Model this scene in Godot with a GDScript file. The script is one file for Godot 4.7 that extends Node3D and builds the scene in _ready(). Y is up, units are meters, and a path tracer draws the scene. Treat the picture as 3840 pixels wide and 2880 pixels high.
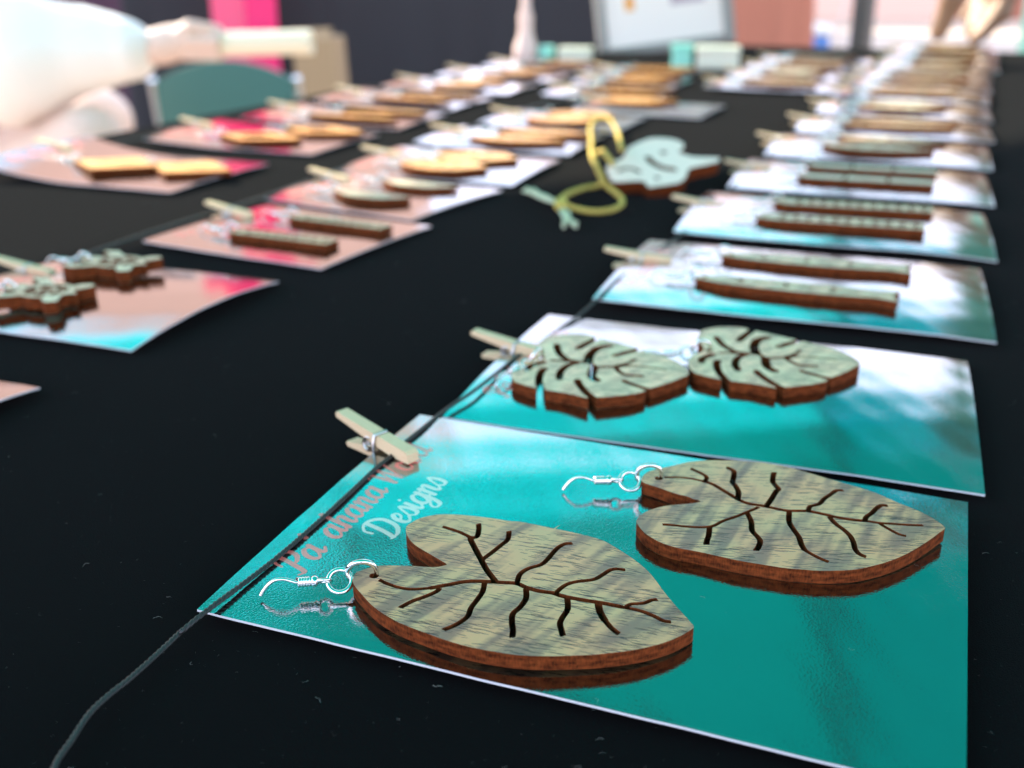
extends Node3D
# Wooden earrings clipped in rows on mirror-glossy cards, on a black velvet market table under a teal canopy.

const MM := 0.001
var names := {}
var rng := RandomNumberGenerator.new()
var M := {}
var meshes := {}


class MB:
	var v := PackedVector3Array()
	var n := PackedVector3Array()
	var t := PackedVector2Array()
	var ix := PackedInt32Array()

	func add(p: Vector3, nn: Vector3, uv := Vector2.ZERO) -> int:
		v.append(p)
		n.append(nn)
		t.append(uv)
		return v.size() - 1

	func tri(a: int, b: int, c: int) -> void:
		var g := (v[b] - v[a]).cross(v[c] - v[a])
		if g.dot(n[a] + n[b] + n[c]) > 0.0:
			ix.append(a)
			ix.append(c)
			ix.append(b)
		else:
			ix.append(a)
			ix.append(b)
			ix.append(c)

	func quad(a: int, b: int, c: int, d: int) -> void:
		tri(a, b, c)
		tri(a, c, d)

	func face(pts: Array, nn: Vector3) -> void:
		var ids := []
		for p in pts:
			ids.append(add(p, nn, Vector2(p.x, p.z)))
		for i in range(1, pts.size() - 1):
			tri(ids[0], ids[i], ids[i + 1])

	# a box with chamfered edges
	func box(xf: Transform3D, size: Vector3, ch := 0.0) -> void:
		var h := size * 0.5
		var c := minf(ch, minf(h.x, minf(h.y, h.z)) * 0.9)
		for ax in 3:
			for s in [-1.0, 1.0]:
				var u := (ax + 1) % 3
				var w := (ax + 2) % 3
				var pts := []
				for k in [[-1, -1], [1, -1], [1, 1], [-1, 1]]:
					var p := Vector3.ZERO
					p[ax] = s * h[ax]
					p[u] = k[0] * (h[u] - c)
					p[w] = k[1] * (h[w] - c)
					pts.append(xf * p)
				var nn := Vector3.ZERO
				nn[ax] = s
				face(pts, (xf.basis * nn).normalized())
		if c > 0.0:
			for ax in 3:
				var u := (ax + 1) % 3
				var w := (ax + 2) % 3
				for su in [-1.0, 1.0]:
					for sw in [-1.0, 1.0]:
						var pts := []
						for k in [[-1, 0], [1, 0], [1, 1], [-1, 1]]:
							var p := Vector3.ZERO
							p[ax] = k[0] * (h[ax] - c)
							p[u] = su * (h[u] - (c if k[1] == 0 else 0.0))
							p[w] = sw * (h[w] - (0.0 if k[1] == 0 else c))
							pts.append(xf * p)
						var nn := Vector3.ZERO
						nn[u] = su
						nn[w] = sw
						face(pts, (xf.basis * nn).normalized())

	func tube(pts: PackedVector3Array, r: float, sides := 8, closed := false) -> void:
		var m := pts.size()
		var up := Vector3.UP
		var first := v.size()
		var side := Vector3.ZERO
		for i in m:
			var a := pts[(i - 1 + m) % m] if closed else pts[maxi(i - 1, 0)]
			var b := pts[(i + 1) % m] if closed else pts[mini(i + 1, m - 1)]
			var d := (b - a).normalized()
			if side == Vector3.ZERO:
				side = d.cross(up if absf(d.y) < 0.9 else Vector3.RIGHT).normalized()
			side = (side - d * side.dot(d)).normalized()
			var o := d.cross(side)
			for k in sides:
				var an := TAU * k / sides
				var nn := side * cos(an) + o * sin(an)
				add(pts[i] + nn * r, nn, Vector2(float(k) / sides, i * 0.1))
		for i in (m if closed else m - 1):
			var j := (i + 1) % m
			for k in sides:
				var l := (k + 1) % sides
				quad(first + i * sides + k, first + i * sides + l, first + j * sides + l, first + j * sides + k)
		if not closed:
			for e in [0, m - 1]:
				var d := (pts[0] - pts[1]).normalized() if e == 0 else (pts[m - 1] - pts[m - 2]).normalized()
				var ring := []
				for k in sides:
					ring.append(v[first + e * sides + k])
				face(ring, d)

	func lathe(profile: Array, sides: int, xf: Transform3D) -> void:
		var first := v.size()
		for i in profile.size():
			var a: Vector2 = profile[maxi(i - 1, 0)]
			var b: Vector2 = profile[mini(i + 1, profile.size() - 1)]
			var d := (b - a).normalized()
			for k in sides:
				var an := TAU * k / sides
				var p: Vector2 = profile[i]
				var nn := Vector3(d.y * cos(an), -d.x, d.y * sin(an))
				add(xf * Vector3(p.x * cos(an), p.y, p.x * sin(an)), (xf.basis * nn).normalized(), Vector2(float(k) / sides, p.y))
		for i in profile.size() - 1:
			for k in sides:
				var l := (k + 1) % sides
				quad(first + i * sides + k, first + i * sides + l, first + (i + 1) * sides + l, first + (i + 1) * sides + k)

	# a flat polygon (x along, y up) drawn out from z0 to z1
	func prism(poly: PackedVector2Array, z0: float, z1: float, xf := Transform3D()) -> void:
		var ids := Geometry2D.triangulate_polygon(poly)
		for s in [z0, z1]:
			var nn := (xf.basis * Vector3(0, 0, -1 if s == z0 else 1)).normalized()
			var at := []
			for p in poly:
				at.append(add(xf * Vector3(p.x, p.y, s), nn, p))
			for i in range(0, ids.size(), 3):
				tri(at[ids[i]], at[ids[i + 1]], at[ids[i + 2]])
		var turn := -1.0 if Geometry2D.is_polygon_clockwise(poly) else 1.0
		for i in poly.size():
			var a := poly[i]
			var b := poly[(i + 1) % poly.size()]
			var d := (b - a).normalized() * turn
			var nn := (xf.basis * Vector3(d.y, -d.x, 0)).normalized()
			var q := [add(xf * Vector3(a.x, a.y, z0), nn, a), add(xf * Vector3(b.x, b.y, z0), nn, b), add(xf * Vector3(b.x, b.y, z1), nn, b), add(xf * Vector3(a.x, a.y, z1), nn, a)]
			quad(q[0], q[1], q[2], q[3])


func mesh_of(parts: Array, mats: Array) -> ArrayMesh:
	var m := ArrayMesh.new()
	for i in parts.size():
		var b: MB = parts[i]
		var a := []
		a.resize(Mesh.ARRAY_MAX)
		a[Mesh.ARRAY_VERTEX] = b.v
		a[Mesh.ARRAY_NORMAL] = b.n
		a[Mesh.ARRAY_TEX_UV] = b.t
		a[Mesh.ARRAY_INDEX] = b.ix
		m.add_surface_from_arrays(Mesh.PRIMITIVE_TRIANGLES, a)
		m.surface_set_material(i, mats[i])
	return m


func numbered(called: String) -> String:
	var k: int = names.get(called, 0)
	names[called] = k + 1
	return called if k == 0 else "%s_%03d" % [called, k]


func put(called: String, mesh: Mesh, parent: Node = self, at := Transform3D()) -> MeshInstance3D:
	var o := MeshInstance3D.new()
	o.name = numbered(called) if parent == self else called
	o.mesh = mesh
	o.transform = at
	parent.add_child(o, true)
	return o


func part(called: String, b: MB, mat: Material, parent: Node = self, at := Transform3D()) -> MeshInstance3D:
	return put(called, mesh_of([b], [mat]), parent, at)


func thing(called: String, at := Vector3.ZERO, turn := 0.0) -> Node3D:
	var o := Node3D.new()
	o.name = numbered(called)
	o.position = at
	o.rotation.y = turn
	add_child(o, true)
	return o


func tag(o: Node, label: String, category := "", group := "", kind := "") -> Node:
	if label:
		o.set_meta("label", label)
	if category:
		o.set_meta("category", category)
	if group:
		o.set_meta("group", group)
	if kind:
		o.set_meta("kind", kind)
	return o


func mat(called: String, lin: Color, rough := 0.6, metal := 0.0, spec := 0.5) -> StandardMaterial3D:
	var m := StandardMaterial3D.new()
	m.resource_name = called
	m.albedo_color = lin.linear_to_srgb()
	m.roughness = rough
	m.metallic = metal
	m.metallic_specular = spec
	M[called] = m
	return m


func noise(freq: float, sd: int, oct := 3) -> FastNoiseLite:
	var f := FastNoiseLite.new()
	f.noise_type = FastNoiseLite.TYPE_SIMPLEX_SMOOTH
	f.frequency = freq
	f.seed = sd
	f.fractal_octaves = oct
	return f


func pts2(flat: Array) -> PackedVector2Array:
	var p := PackedVector2Array()
	for i in range(0, flat.size(), 2):
		p.append(Vector2(flat[i], flat[i + 1]))
	return p


func pts3(flat: Array, scale := MM) -> PackedVector3Array:
	var p := PackedVector3Array()
	for i in range(0, flat.size(), 3):
		p.append(Vector3(flat[i], flat[i + 1], flat[i + 2]) * scale)
	return p


# a smooth curve through points
func smooth3(p: PackedVector3Array, per: int) -> PackedVector3Array:
	var r := PackedVector3Array()
	for i in p.size() - 1:
		for k in per:
			r.append(p[i].cubic_interpolate(p[i + 1], p[maxi(i - 1, 0)], p[mini(i + 2, p.size() - 1)], float(k) / per))
	r.append(p[p.size() - 1])
	return r


func smooth2(p: PackedVector2Array, per: int, closed := false) -> PackedVector2Array:
	var r := PackedVector2Array()
	var m := p.size()
	for i in (m if closed else m - 1):
		var a := p[(i - 1 + m) % m] if closed else p[maxi(i - 1, 0)]
		var b := p[(i + 1) % m]
		var c := p[(i + 2) % m] if closed else p[mini(i + 2, m - 1)]
		if closed and ((p[i] - a).normalized().dot((b - p[i]).normalized()) < 0.35 or (b - p[i]).normalized().dot((c - b).normalized()) < 0.35):
			r.append(p[i])  # a sharp corner stays sharp
			continue
		for k in per:
			r.append(p[i].cubic_interpolate(b, a, c, float(k) / per))
	if not closed:
		r.append(p[m - 1])
	return r


# ---------------------------------------------------------------- laser-cut wood
# outline and slots in millimetres on the table plane; returns [face, wall] of a plate from y 0 to thick
func cutout(outline: PackedVector2Array, slots: Array, holes: Array, thick: float, step: float, grain := 0.0, shift := Vector2.ZERO) -> Array:
	var cut := []
	for s in slots:
		for q in Geometry2D.offset_polyline(s[1], s[0], Geometry2D.JOIN_ROUND, Geometry2D.END_ROUND):
			cut.append(q)
	cut.append_array(holes)
	var solid := [outline]
	if Geometry2D.is_polygon_clockwise(outline):
		var rev := outline.duplicate()
		rev.reverse()
		solid = [rev]
	# join the slots first, so that cuts that meet become one
	var joined := []
	for q in cut:
		var cur: PackedVector2Array = q
		var rest := []
		for j in joined:
			if Geometry2D.intersect_polygons(cur, j).is_empty():
				rest.append(j)
			else:
				var u := Geometry2D.merge_polygons(cur, j)
				var big: PackedVector2Array = u[0]
				for w in u:
					if not Geometry2D.is_polygon_clockwise(w) and w.size() >= big.size():
						big = w
				for w in u:
					if Geometry2D.is_polygon_clockwise(w):
						continue
				cur = big
		rest.append(cur)
		joined = rest
	var voids := []
	for q in joined:
		var next := []
		var inside := false
		for s in solid:
			var got := Geometry2D.clip_polygons(s, q)
			for g in got:
				if Geometry2D.is_polygon_clockwise(g):
					voids.append(g)
				else:
					next.append(g)
		solid = next
	var loops := []
	for s in solid:
		if s.size() > 2:
			loops.append(even(s, step))
	var nsolid := loops.size()
	for q in voids:
		loops.append(even(q, step))
	var all := PackedVector2Array()
	for l in loops:
		for p in l:
			all.append(p + Vector2(rng.randf_range(-1, 1), rng.randf_range(-1, 1)) * 0.002)
	var lo := Vector2(1e9, 1e9)
	var hi := -lo
	for p in all:
		lo = lo.min(p)
		hi = hi.max(p)
	var gs := maxf(step * 5.0, 1.0)
	var gy := lo.y + gs * 0.5
	while gy < hi.y:
		var gx := lo.x + gs * 0.5
		while gx < hi.x:
			var gp := Vector2(gx + rng.randf_range(-0.3, 0.3) * gs, gy + rng.randf_range(-0.3, 0.3) * gs)
			var clear := true
			for l in loops:
				for li in range(0, l.size(), 2):
					if gp.distance_squared_to(l[li]) < gs * gs * 0.09:
						clear = false
						break
				if not clear:
					break
			if clear:
				all.append(gp)
			gx += gs
		gy += gs
	var del := Geometry2D.triangulate_delaunay(all)
	var face := MB.new()
	var wall := MB.new()
	var cs := cos(grain)
	var sn := sin(grain)
	for y in [thick, 0.0]:
		var first := face.v.size()
		for p in all:
			face.add(Vector3(p.x, y, p.y) * MM, Vector3.UP if y > 0.0 else Vector3.DOWN, (Vector2(p.x * cs + p.y * sn, -p.x * sn + p.y * cs) + shift) / 60.0)
		for i in range(0, del.size(), 3):
			var c := (all[del[i]] + all[del[i + 1]] + all[del[i + 2]]) / 3.0
			var inn := false
			for k in loops.size():
				if k < nsolid and not inn:
					inn = Geometry2D.is_point_in_polygon(c, loops[k])
				elif k >= nsolid and inn and Geometry2D.is_point_in_polygon(c, loops[k]):
					inn = false
					break
			if inn:
				face.tri(first + del[i], first + del[i + 1], first + del[i + 2])
	for k in loops.size():
		var l: PackedVector2Array = loops[k]
		var sg := -1.0 if Geometry2D.is_polygon_clockwise(l) else 1.0
		if k >= nsolid:
			sg = -sg
		var m := l.size()
		var run := 0.0
		for i in m:
			var a := l[i]
			var b := l[(i + 1) % m]
			var d := (b - a).normalized()
			var d0 := (a - l[(i - 1 + m) % m]).normalized()
			var d1 := (l[(i + 2) % m] - b).normalized()
			var na := (d + d0 if d.dot(d0) > 0.6 else d).normalized()
			var nb := (d + d1 if d.dot(d1) > 0.6 else d).normalized()
			var w := a.distance_to(b)
			var q := []
			for e in [[a, na, run], [b, nb, run + w]]:
				for y in [0.0, thick]:
					q.append(wall.add(Vector3(e[0].x, y, e[0].y) * MM, Vector3(e[1].y, 0, -e[1].x) * sg, Vector2(e[2], y) / 20.0))
			wall.quad(q[0], q[1], q[3], q[2])
			run += w
	return [face, wall]


func even(loop: PackedVector2Array, step: float) -> PackedVector2Array:
	var r := PackedVector2Array()
	for i in loop.size():
		var a := loop[i]
		var b := loop[(i + 1) % loop.size()]
		var n := maxi(1, int(ceil(a.distance_to(b) / step)))
		for k in n:
			r.append(a.lerp(b, float(k) / n))
	return r


func disc(c: Vector2, r: float, n := 16, squash := 1.0) -> PackedVector2Array:
	var p := PackedVector2Array()
	for i in n:
		p.append(c + Vector2(cos(TAU * i / n) * r, sin(TAU * i / n) * r * squash))
	return p


# ---------------------------------------------------------------- textures
func lum(img: Image) -> PackedByteArray:
	img.convert(Image.FORMAT_L8)
	return img.get_data()


func wood_images(sd: int, light: Color, dark: Color, band: float) -> Array:
	var S := 1024
	# figure: soft bands across the grain; streaks: fine lines along it
	var f1 := noise(0.5, sd + 1, 2)
	var f2 := noise(1.0, sd + 2, 3)
	var f3 := noise(1.0, sd + 3, 2)
	var img := Image.create(S, S, false, Image.FORMAT_RGB8)
	var bump := Image.create(S, S, false, Image.FORMAT_L8)
	bump.fill(Color(0.7, 0.7, 0.7))
	var px := PackedByteArray()
	px.resize(S * S * 3)
	for y in S:
		var row := PackedFloat32Array()
		for x in S:
			var u := x * 60.0 / S
			var w := y * 60.0 / S
			var b := f1.get_noise_2d((u + w * 0.45) * 0.42 * band, w * 0.10)
			var st := f2.get_noise_2d(u * 0.10, w * 1.6)
			var g := f3.get_noise_2d(u * 1.2, w * 7.0)
			var b2 := f1.get_noise_2d((u + w * 0.40) * 1.0 * band + 90.0, w * 0.14)
			var k := clampf(0.60 + b * 0.92 + b2 * 0.34 + st * 0.20 + g * 0.14, 0.0, 1.0)
			k = k * k * (3.0 - 2.0 * k)
			var c := dark.lerp(light, k)
			var warm := clampf(0.5 + 1.3 * f1.get_noise_2d(u * 0.16 + 40.0, w * 0.16), 0, 1)
			c = Color(c.r * lerpf(0.95, 1.08, warm), c.g * lerpf(1.01, 0.95, warm), c.b * lerpf(1.02, 0.97, warm)).linear_to_srgb()
			var i := (y * S + x) * 3
			px[i] = int(clampf(c.r, 0, 1) * 255)
			px[i + 1] = int(clampf(c.g, 0, 1) * 255)
			px[i + 2] = int(clampf(c.b, 0, 1) * 255)
	img = Image.create_from_data(S, S, false, Image.FORMAT_RGB8, px)
	# pores: short dark dashes along the grain, denser in patches
	var dens := noise(0.16, sd + 7, 2)
	for i in 5200:
		var x := rng.randf() * S
		var y := rng.randf() * S
		if dens.get_noise_2d(x * 60.0 / S, y * 60.0 / S) < rng.randf_range(-0.6, 0.35):
			continue
		var ln := rng.randf_range(8, 30) if rng.randf() < 0.6 else rng.randf_range(30, 62)
		var slope := rng.randf_range(-0.10, 0.10)
		var wob := rng.randf() * TAU
		var depth := rng.randf_range(0.5, 0.92)
		var q := 0.0
		while q < ln:
			var xx := int(x + q) % S
			var yy := (int(y + slope * q + sin(wob + q * 0.09) * 1.6) + S) % S
			var e := sin(PI * (q + 0.5) / ln)
			for o in ([0, 1] if ln > 14 else [0]):
				var c := img.get_pixel(xx, (yy + o) % S)
				img.set_pixel(xx, (yy + o) % S, c * (1.0 - depth * (0.35 + 0.65 * e) * (1.0 if o == 0 else 0.7)))
				bump.set_pixel(xx, (yy + o) % S, Color.from_hsv(0, 0, 0.7 - 0.5 * depth * e))
			q += 1.0
	bump.bump_map_to_normal_map(3.0)
	return [ImageTexture.create_from_image(img), ImageTexture.create_from_image(bump)]


func edge_image(sd: int) -> ImageTexture:
	var S := 256
	var a := noise(1.0, sd, 3)
	var b := noise(1.0, sd + 1, 3)
	var img := Image.create(S, S, false, Image.FORMAT_RGB8)
	for y in S:
		for x in S:
			var along := x * 20.0 / S
			var up := y * 20.0 / S
			var k := 0.5 + 0.55 * a.get_noise_2d(along * 0.35, up * 1.3) + 0.35 * b.get_noise_2d(along * 3.2, up * 0.8)
			var c := Color(0.036, 0.008, 0.003).lerp(Color(0.24, 0.054, 0.014), clampf(k, 0, 1))
			img.set_pixel(x, y, c.linear_to_srgb())
	return ImageTexture.create_from_image(img)


# brush lettering: strokes in units of the x-height, y up
const GLYPHS := {
	"P": [1.15, [0.55, 1.75, 0.42, 0.9, 0.2, 0.03, -0.12, 0.1], [0.0, 1.2, 0.1, 1.65, 0.6, 1.85, 1.1, 1.6, 1.05, 1.05, 0.65, 0.78, 0.42, 0.86]],
	"W": [1.8, [-0.05, 1.45, 0.15, 1.8, 0.34, 1.5, 0.4, 0.05], [0.4, 0.05, 0.98, 1.7], [0.98, 1.7, 1.05, 0.05], [1.05, 0.05, 1.55, 1.2, 1.85, 1.85]],
	"D": [1.45, [0.5, 1.75, 0.4, 0.8, 0.2, 0.03], [-0.08, 1.1, -0.1, 1.55, 0.35, 1.85, 0.92, 1.7, 1.25, 1.2, 1.1, 0.4, 0.6, 0.02, 0.05, 0.06]],
	"a": [1.08, [0.76, 0.82, 0.48, 1.0, 0.15, 0.68, 0.1, 0.22, 0.34, 0.0, 0.64, 0.3, 0.82, 0.95], [0.84, 1.0, 0.76, 0.3, 0.88, 0.02, 1.14, 0.22]],
	"h": [0.98, [0.36, 1.9, 0.2, 1.0, 0.1, 0.0], [0.15, 0.5, 0.45, 0.97, 0.68, 0.88, 0.6, 0.3, 0.72, 0.0, 1.0, 0.22]],
	"n": [0.98, [0.02, 0.85, 0.2, 0.95, 0.12, 0.0], [0.15, 0.5, 0.47, 0.97, 0.68, 0.88, 0.6, 0.3, 0.72, 0.0, 1.0, 0.22]],
	"o": [0.95, [0.5, 1.0, 0.15, 0.8, 0.1, 0.25, 0.4, 0.0, 0.75, 0.3, 0.75, 0.8, 0.5, 1.0], [0.6, 0.9, 0.75, 0.75, 1.0, 0.85]],
	"d": [1.1, [0.76, 0.82, 0.48, 1.0, 0.15, 0.68, 0.1, 0.22, 0.34, 0.0, 0.64, 0.3, 0.85, 0.95], [1.02, 1.9, 0.86, 1.0, 0.78, 0.3, 0.9, 0.02, 1.14, 0.22]],
	"e": [0.78, [0.12, 0.42, 0.5, 0.58, 0.62, 0.86, 0.42, 1.0, 0.15, 0.7, 0.15, 0.2, 0.4, 0.0, 0.82, 0.3]],
	"s": [0.76, [0.0, 0.2, 0.42, 1.05, 0.62, 0.6, 0.55, 0.1, 0.25, 0.0, 0.1, 0.2]],
	"i": [0.52, [0.18, 0.95, 0.12, 0.25, 0.26, 0.0, 0.52, 0.22], [0.26, 1.36, 0.27, 1.42]],
	"g": [1.05, [0.76, 0.82, 0.48, 1.0, 0.15, 0.68, 0.1, 0.22, 0.34, 0.02, 0.64, 0.3, 0.82, 0.95], [0.86, 1.0, 0.76, 0.0, 0.55, -0.6, 0.15, -0.66, 0.1, -0.35, 0.6, 0.0, 1.05, 0.26]],
	"'": [0.42, [0.3, 1.85, 0.2, 1.45]],
	" ": [0.45],
}


func letter(words: String, org: Vector2, size: float, put_dot: Callable) -> void:
	var pen := 0.0
	for ch in words:
		var g: Array = GLYPHS[ch]
		for k in range(1, g.size()):
			var line := smooth2(pts2(g[k]), 14)
			for i in line.size() - 1:
				var d := line[i + 1] - line[i]
				var r := lerpf(0.075, 0.135, clampf(-d.normalized().y * 0.9 + 0.25, 0.0, 1.0))
				for j in 3:
					var p := line[i].lerp(line[i + 1], j / 3.0)
					put_dot.call(org + Vector2(p.y, pen + p.x + 0.18 * p.y) * size, r * size)
		pen += g[0]


func card_textures(bw: float, bh: float) -> Array:
	# u runs along the card's long side, v towards the camera; 16 pixels a millimetre
	var K := 14.0
	var w := int(bw * K)
	var h := int(bh * K)
	var img := Image.create(w, h, false, Image.FORMAT_RGB8)
	var orm := Image.create(w, h, false, Image.FORMAT_RGB8)
	img.fill(Color(0.335, 0.36, 0.36).linear_to_srgb())
	orm.fill(Color(1, 0.45, 1.0))
	var stamp := func(col: Color, metal: float) -> Callable:
		return func(p: Vector2, r: float) -> void:
			# p.x up from the base line (towards the card's top edge), p.y along it
			var cx := (-p.x + bw * 0.5) * K
			var cy := (bh * 0.5 - p.y) * K
			var rr := r * K
			for yy in range(int(cy - rr), int(cy + rr) + 1):
				for xx in range(int(cx - rr), int(cx + rr) + 1):
					if xx >= 0 and yy >= 0 and xx < w and yy < h and Vector2(xx - cx, yy - cy).length() <= rr:
						img.set_pixel(xx, yy, col)
						orm.set_pixel(xx, yy, Color(1, 0.5, metal))
	letter("Pa' ahana Wood", Vector2(bw * 0.5 - 8.2, -20.5), 2.95, stamp.call(Color(1.0, 0.20, 0.17).linear_to_srgb(), 0.0))
	letter("Designs", Vector2(bw * 0.5 - 15.2, -8.6), 2.95, stamp.call(Color(0.95, 0.62, 0.55).linear_to_srgb(), 0.15))
	return [ImageTexture.create_from_image(img), ImageTexture.create_from_image(orm)]


# ---------------------------------------------------------------- cards, hooks, clips
# a thin card: long side x, short side z; crowned across, drooping at its right end
func card_height(x: float, z: float, L: float, W: float, c: Array) -> float:
	var w := z / (W * 0.5)
	var y: float = c[0] * (1.0 - w * w)
	var e := clampf((x / (L * 0.5) - 0.45) / 0.55, 0.0, 1.0)
	y += c[1] * (1.0 - e * e)
	var l := clampf((-x / (L * 0.5) + 0.1) / 1.1, 0.0, 1.0)
	y += c[2] * l * l * (1.0 + c[3] * w)
	if c.size() > 4:
		y += c[4] * (0.5 - 0.5 * w)
	y += 0.045 * sin(x * 0.29 + z * 0.15 + c[0] * 9.0) * sin(z * 0.26 - x * 0.10 + c[1] * 7.0) + 0.012 * sin(x * 0.71 - z * 0.52)
	return y + 0.10


func card_mesh(L: float, W: float, c: Array, surface: Material) -> ArrayMesh:
	var top := MB.new()
	var rim := MB.new()
	var nx := 48
	var nz := 32
	var T := 0.32
	for j in nz + 1:
		for i in nx + 1:
			var x := (float(i) / nx - 0.5) * L
			var z := (float(j) / nz - 0.5) * W
			var y := card_height(x, z, L, W, c)
			var nn := Vector3(-(card_height(x + 0.1, z, L, W, c) - y) / 0.1, 1.0, -(card_height(x, z + 0.1, L, W, c) - y) / 0.1).normalized()
			top.add(Vector3(x, y + T, z) * MM, nn, Vector2(float(i) / nx, float(j) / nz))
			rim.add(Vector3(x, y, z) * MM, -nn)
	for j in nz:
		for i in nx:
			var a := j * (nx + 1) + i
			top.quad(a, a + 1, a + nx + 2, a + nx + 1)
			rim.quad(a, a + 1, a + nx + 2, a + nx + 1)
	var edge := []
	for i in nx:
		edge.append([i, i + 1, Vector3(0, 0, -1)])
		edge.append([nz * (nx + 1) + i, nz * (nx + 1) + i + 1, Vector3(0, 0, 1)])
	for j in nz:
		edge.append([j * (nx + 1), (j + 1) * (nx + 1), Vector3(-1, 0, 0)])
		edge.append([j * (nx + 1) + nx, (j + 1) * (nx + 1) + nx, Vector3(1, 0, 0)])
	for e in edge:
		var q := [rim.add(rim.v[e[0]], e[2]), rim.add(rim.v[e[1]], e[2]), rim.add(top.v[e[1]], e[2]), rim.add(top.v[e[0]], e[2])]
		rim.quad(q[0], q[1], q[2], q[3])
	return mesh_of([top, rim], [surface, M.card_edge])


func ring(c: Vector3, r: float, a: Vector3, b: Vector3, wire: float) -> MB:
	var p := PackedVector3Array()
	for i in 28:
		p.append((c + (a * cos(TAU * i / 28) + b * sin(TAU * i / 28)) * r) * MM)
	var m := MB.new()
	m.tube(p, wire * MM, 8, true)
	return m


# ear wire, its coil and two rings; the hole of the wood is at the origin and the wire runs towards -x
func add_hook(o: Node3D, turn := 0.0, far := 1.0) -> void:
	if not meshes.has("wire"):
		meshes.jump = mesh_of([ring(Vector3(-1.5, 2.55, 0), 1.85, Vector3.RIGHT, Vector3(0, 0.97, 0.24), 0.34)], [M.silver])
		meshes.link = mesh_of([ring(Vector3(-4.3, 1.65, 0.25), 1.5, Vector3.RIGHT, Vector3(0.0, 0.62, -0.78), 0.31)], [M.silver])
		var w := MB.new()
		var loop := PackedVector3Array()
		for i in 15:
			var an := PI * 1.05 - TAU * 0.93 * i / 14
			loop.append(Vector3(-6.3 + cos(an) * 0.85, 1.75 + sin(an) * 0.55, sin(an) * 0.65 + 0.1) * MM)
		w.tube(loop, 0.24 * MM, 8)
		w.tube(smooth3(pts3([-7.0, 1.7, 0.1, -8.0, 1.7, 0, -9.6, 1.75, 0, -10.3, 1.95, -0.05, -11.2, 2.25, -0.1, -12.2, 2.2, -0.15, -13.0, 1.75, -0.1, -13.7, 1.05, 0, -14.2, 0.3, 0.1]), 5), 0.24 * MM, 8)
		meshes.wire = mesh_of([w], [M.silver])
		var c := MB.new()
		var hel := PackedVector3Array()
		for i in 61:
			var an := TAU * i / 12.0
			hel.append(Vector3(-7.9 - i * 0.028, 1.72 + cos(an) * 0.48, sin(an) * 0.48) * MM)
		c.tube(hel, 0.19 * MM, 6)
		meshes.coil = mesh_of([c], [M.silver])
		var b := MB.new()
		var prof := []
		for i in 9:
			var an := PI * i / 8 - PI / 2
			prof.append(Vector2(cos(an) * 0.72, sin(an) * 0.6) * MM)
		b.lathe(prof, 14, Transform3D(Basis(Vector3(0, 0, 1), PI / 2), Vector3(-7.45, 1.72, 0.02) * MM))
		meshes.bead = mesh_of([b], [M.silver])
	var xf := Transform3D(Basis(Vector3.UP, turn), Vector3.ZERO)
	put("jump_ring", meshes.jump, o, xf)
	put("link_ring", meshes.link, o, xf)
	var w := put("ear_wire", meshes.wire, o, xf)
	put("wire_coil", meshes.coil, w)
	put("wire_bead", meshes.bead, w)


func make_clip() -> Node3D:
	var o := thing("clothespin")
	var up := MB.new()
	up.prism(pts2([0.2, 4.5, 0.0, 5.0, 0.3, 5.5, 9.6, 4.35, 9.9, 3.95, 10.5, 3.9, 10.9, 4.25, 17.4, 3.5, 18.0, 3.1, 18.0, 1.6, 15.2, 1.62, 14.6, 2.0, 13.9, 1.7, 9.0, 2.6]), -1.15, 1.15)
	var lo := MB.new()
	lo.prism(pts2([2.7, 0.9, 2.5, 0.5, 2.8, 0.05, 17.6, 0.05, 18.0, 0.3, 18.0, 1.0, 15.0, 1.02, 14.5, 0.8, 13.8, 1.0, 9.0, 1.7]), -1.15, 1.15)
	for b in [up, lo]:
		for i in b.v.size():
			b.v[i] *= MM
	var u := part("arm", up, M.pine, o)
	part("arm", lo, M.pine, o)
	var s := MB.new()
	var hel := PackedVector3Array()
	for i in 41:
		var an := TAU * i / 10.0
		hel.append(Vector3(8.3 + cos(an) * 1.05, 2.2 + sin(an) * 1.05, -1.5 + i * 0.075) * MM)
	s.tube(hel, 0.32 * MM, 6)
	s.tube(pts3([9.9, 1.3, 1.5, 10.2, 4.2, 1.35, 10.2, 4.2, -1.2]), 0.3 * MM, 6)
	s.tube(pts3([8.4, 2.9, -1.5, 11.0, 0.0, -1.4, 11.0, 0.0, 1.3]), 0.3 * MM, 6)
	part("spring", s, M.steel, o)
	return o


func place_clip(tail: Vector3, jaw: Vector3, label: String, group := "") -> void:
	var o: Node3D
	if not meshes.has("clip"):
		o = make_clip()
		meshes.clip = o
	else:
		o = meshes.clip.duplicate()
		o.name = numbered("clothespin")
		add_child(o, true)
	var d := jaw - tail
	o.position = tail
	o.rotation = Vector3(0, atan2(-d.z, d.x), 0)
	tag(o, label, "clothespin", group)


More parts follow.
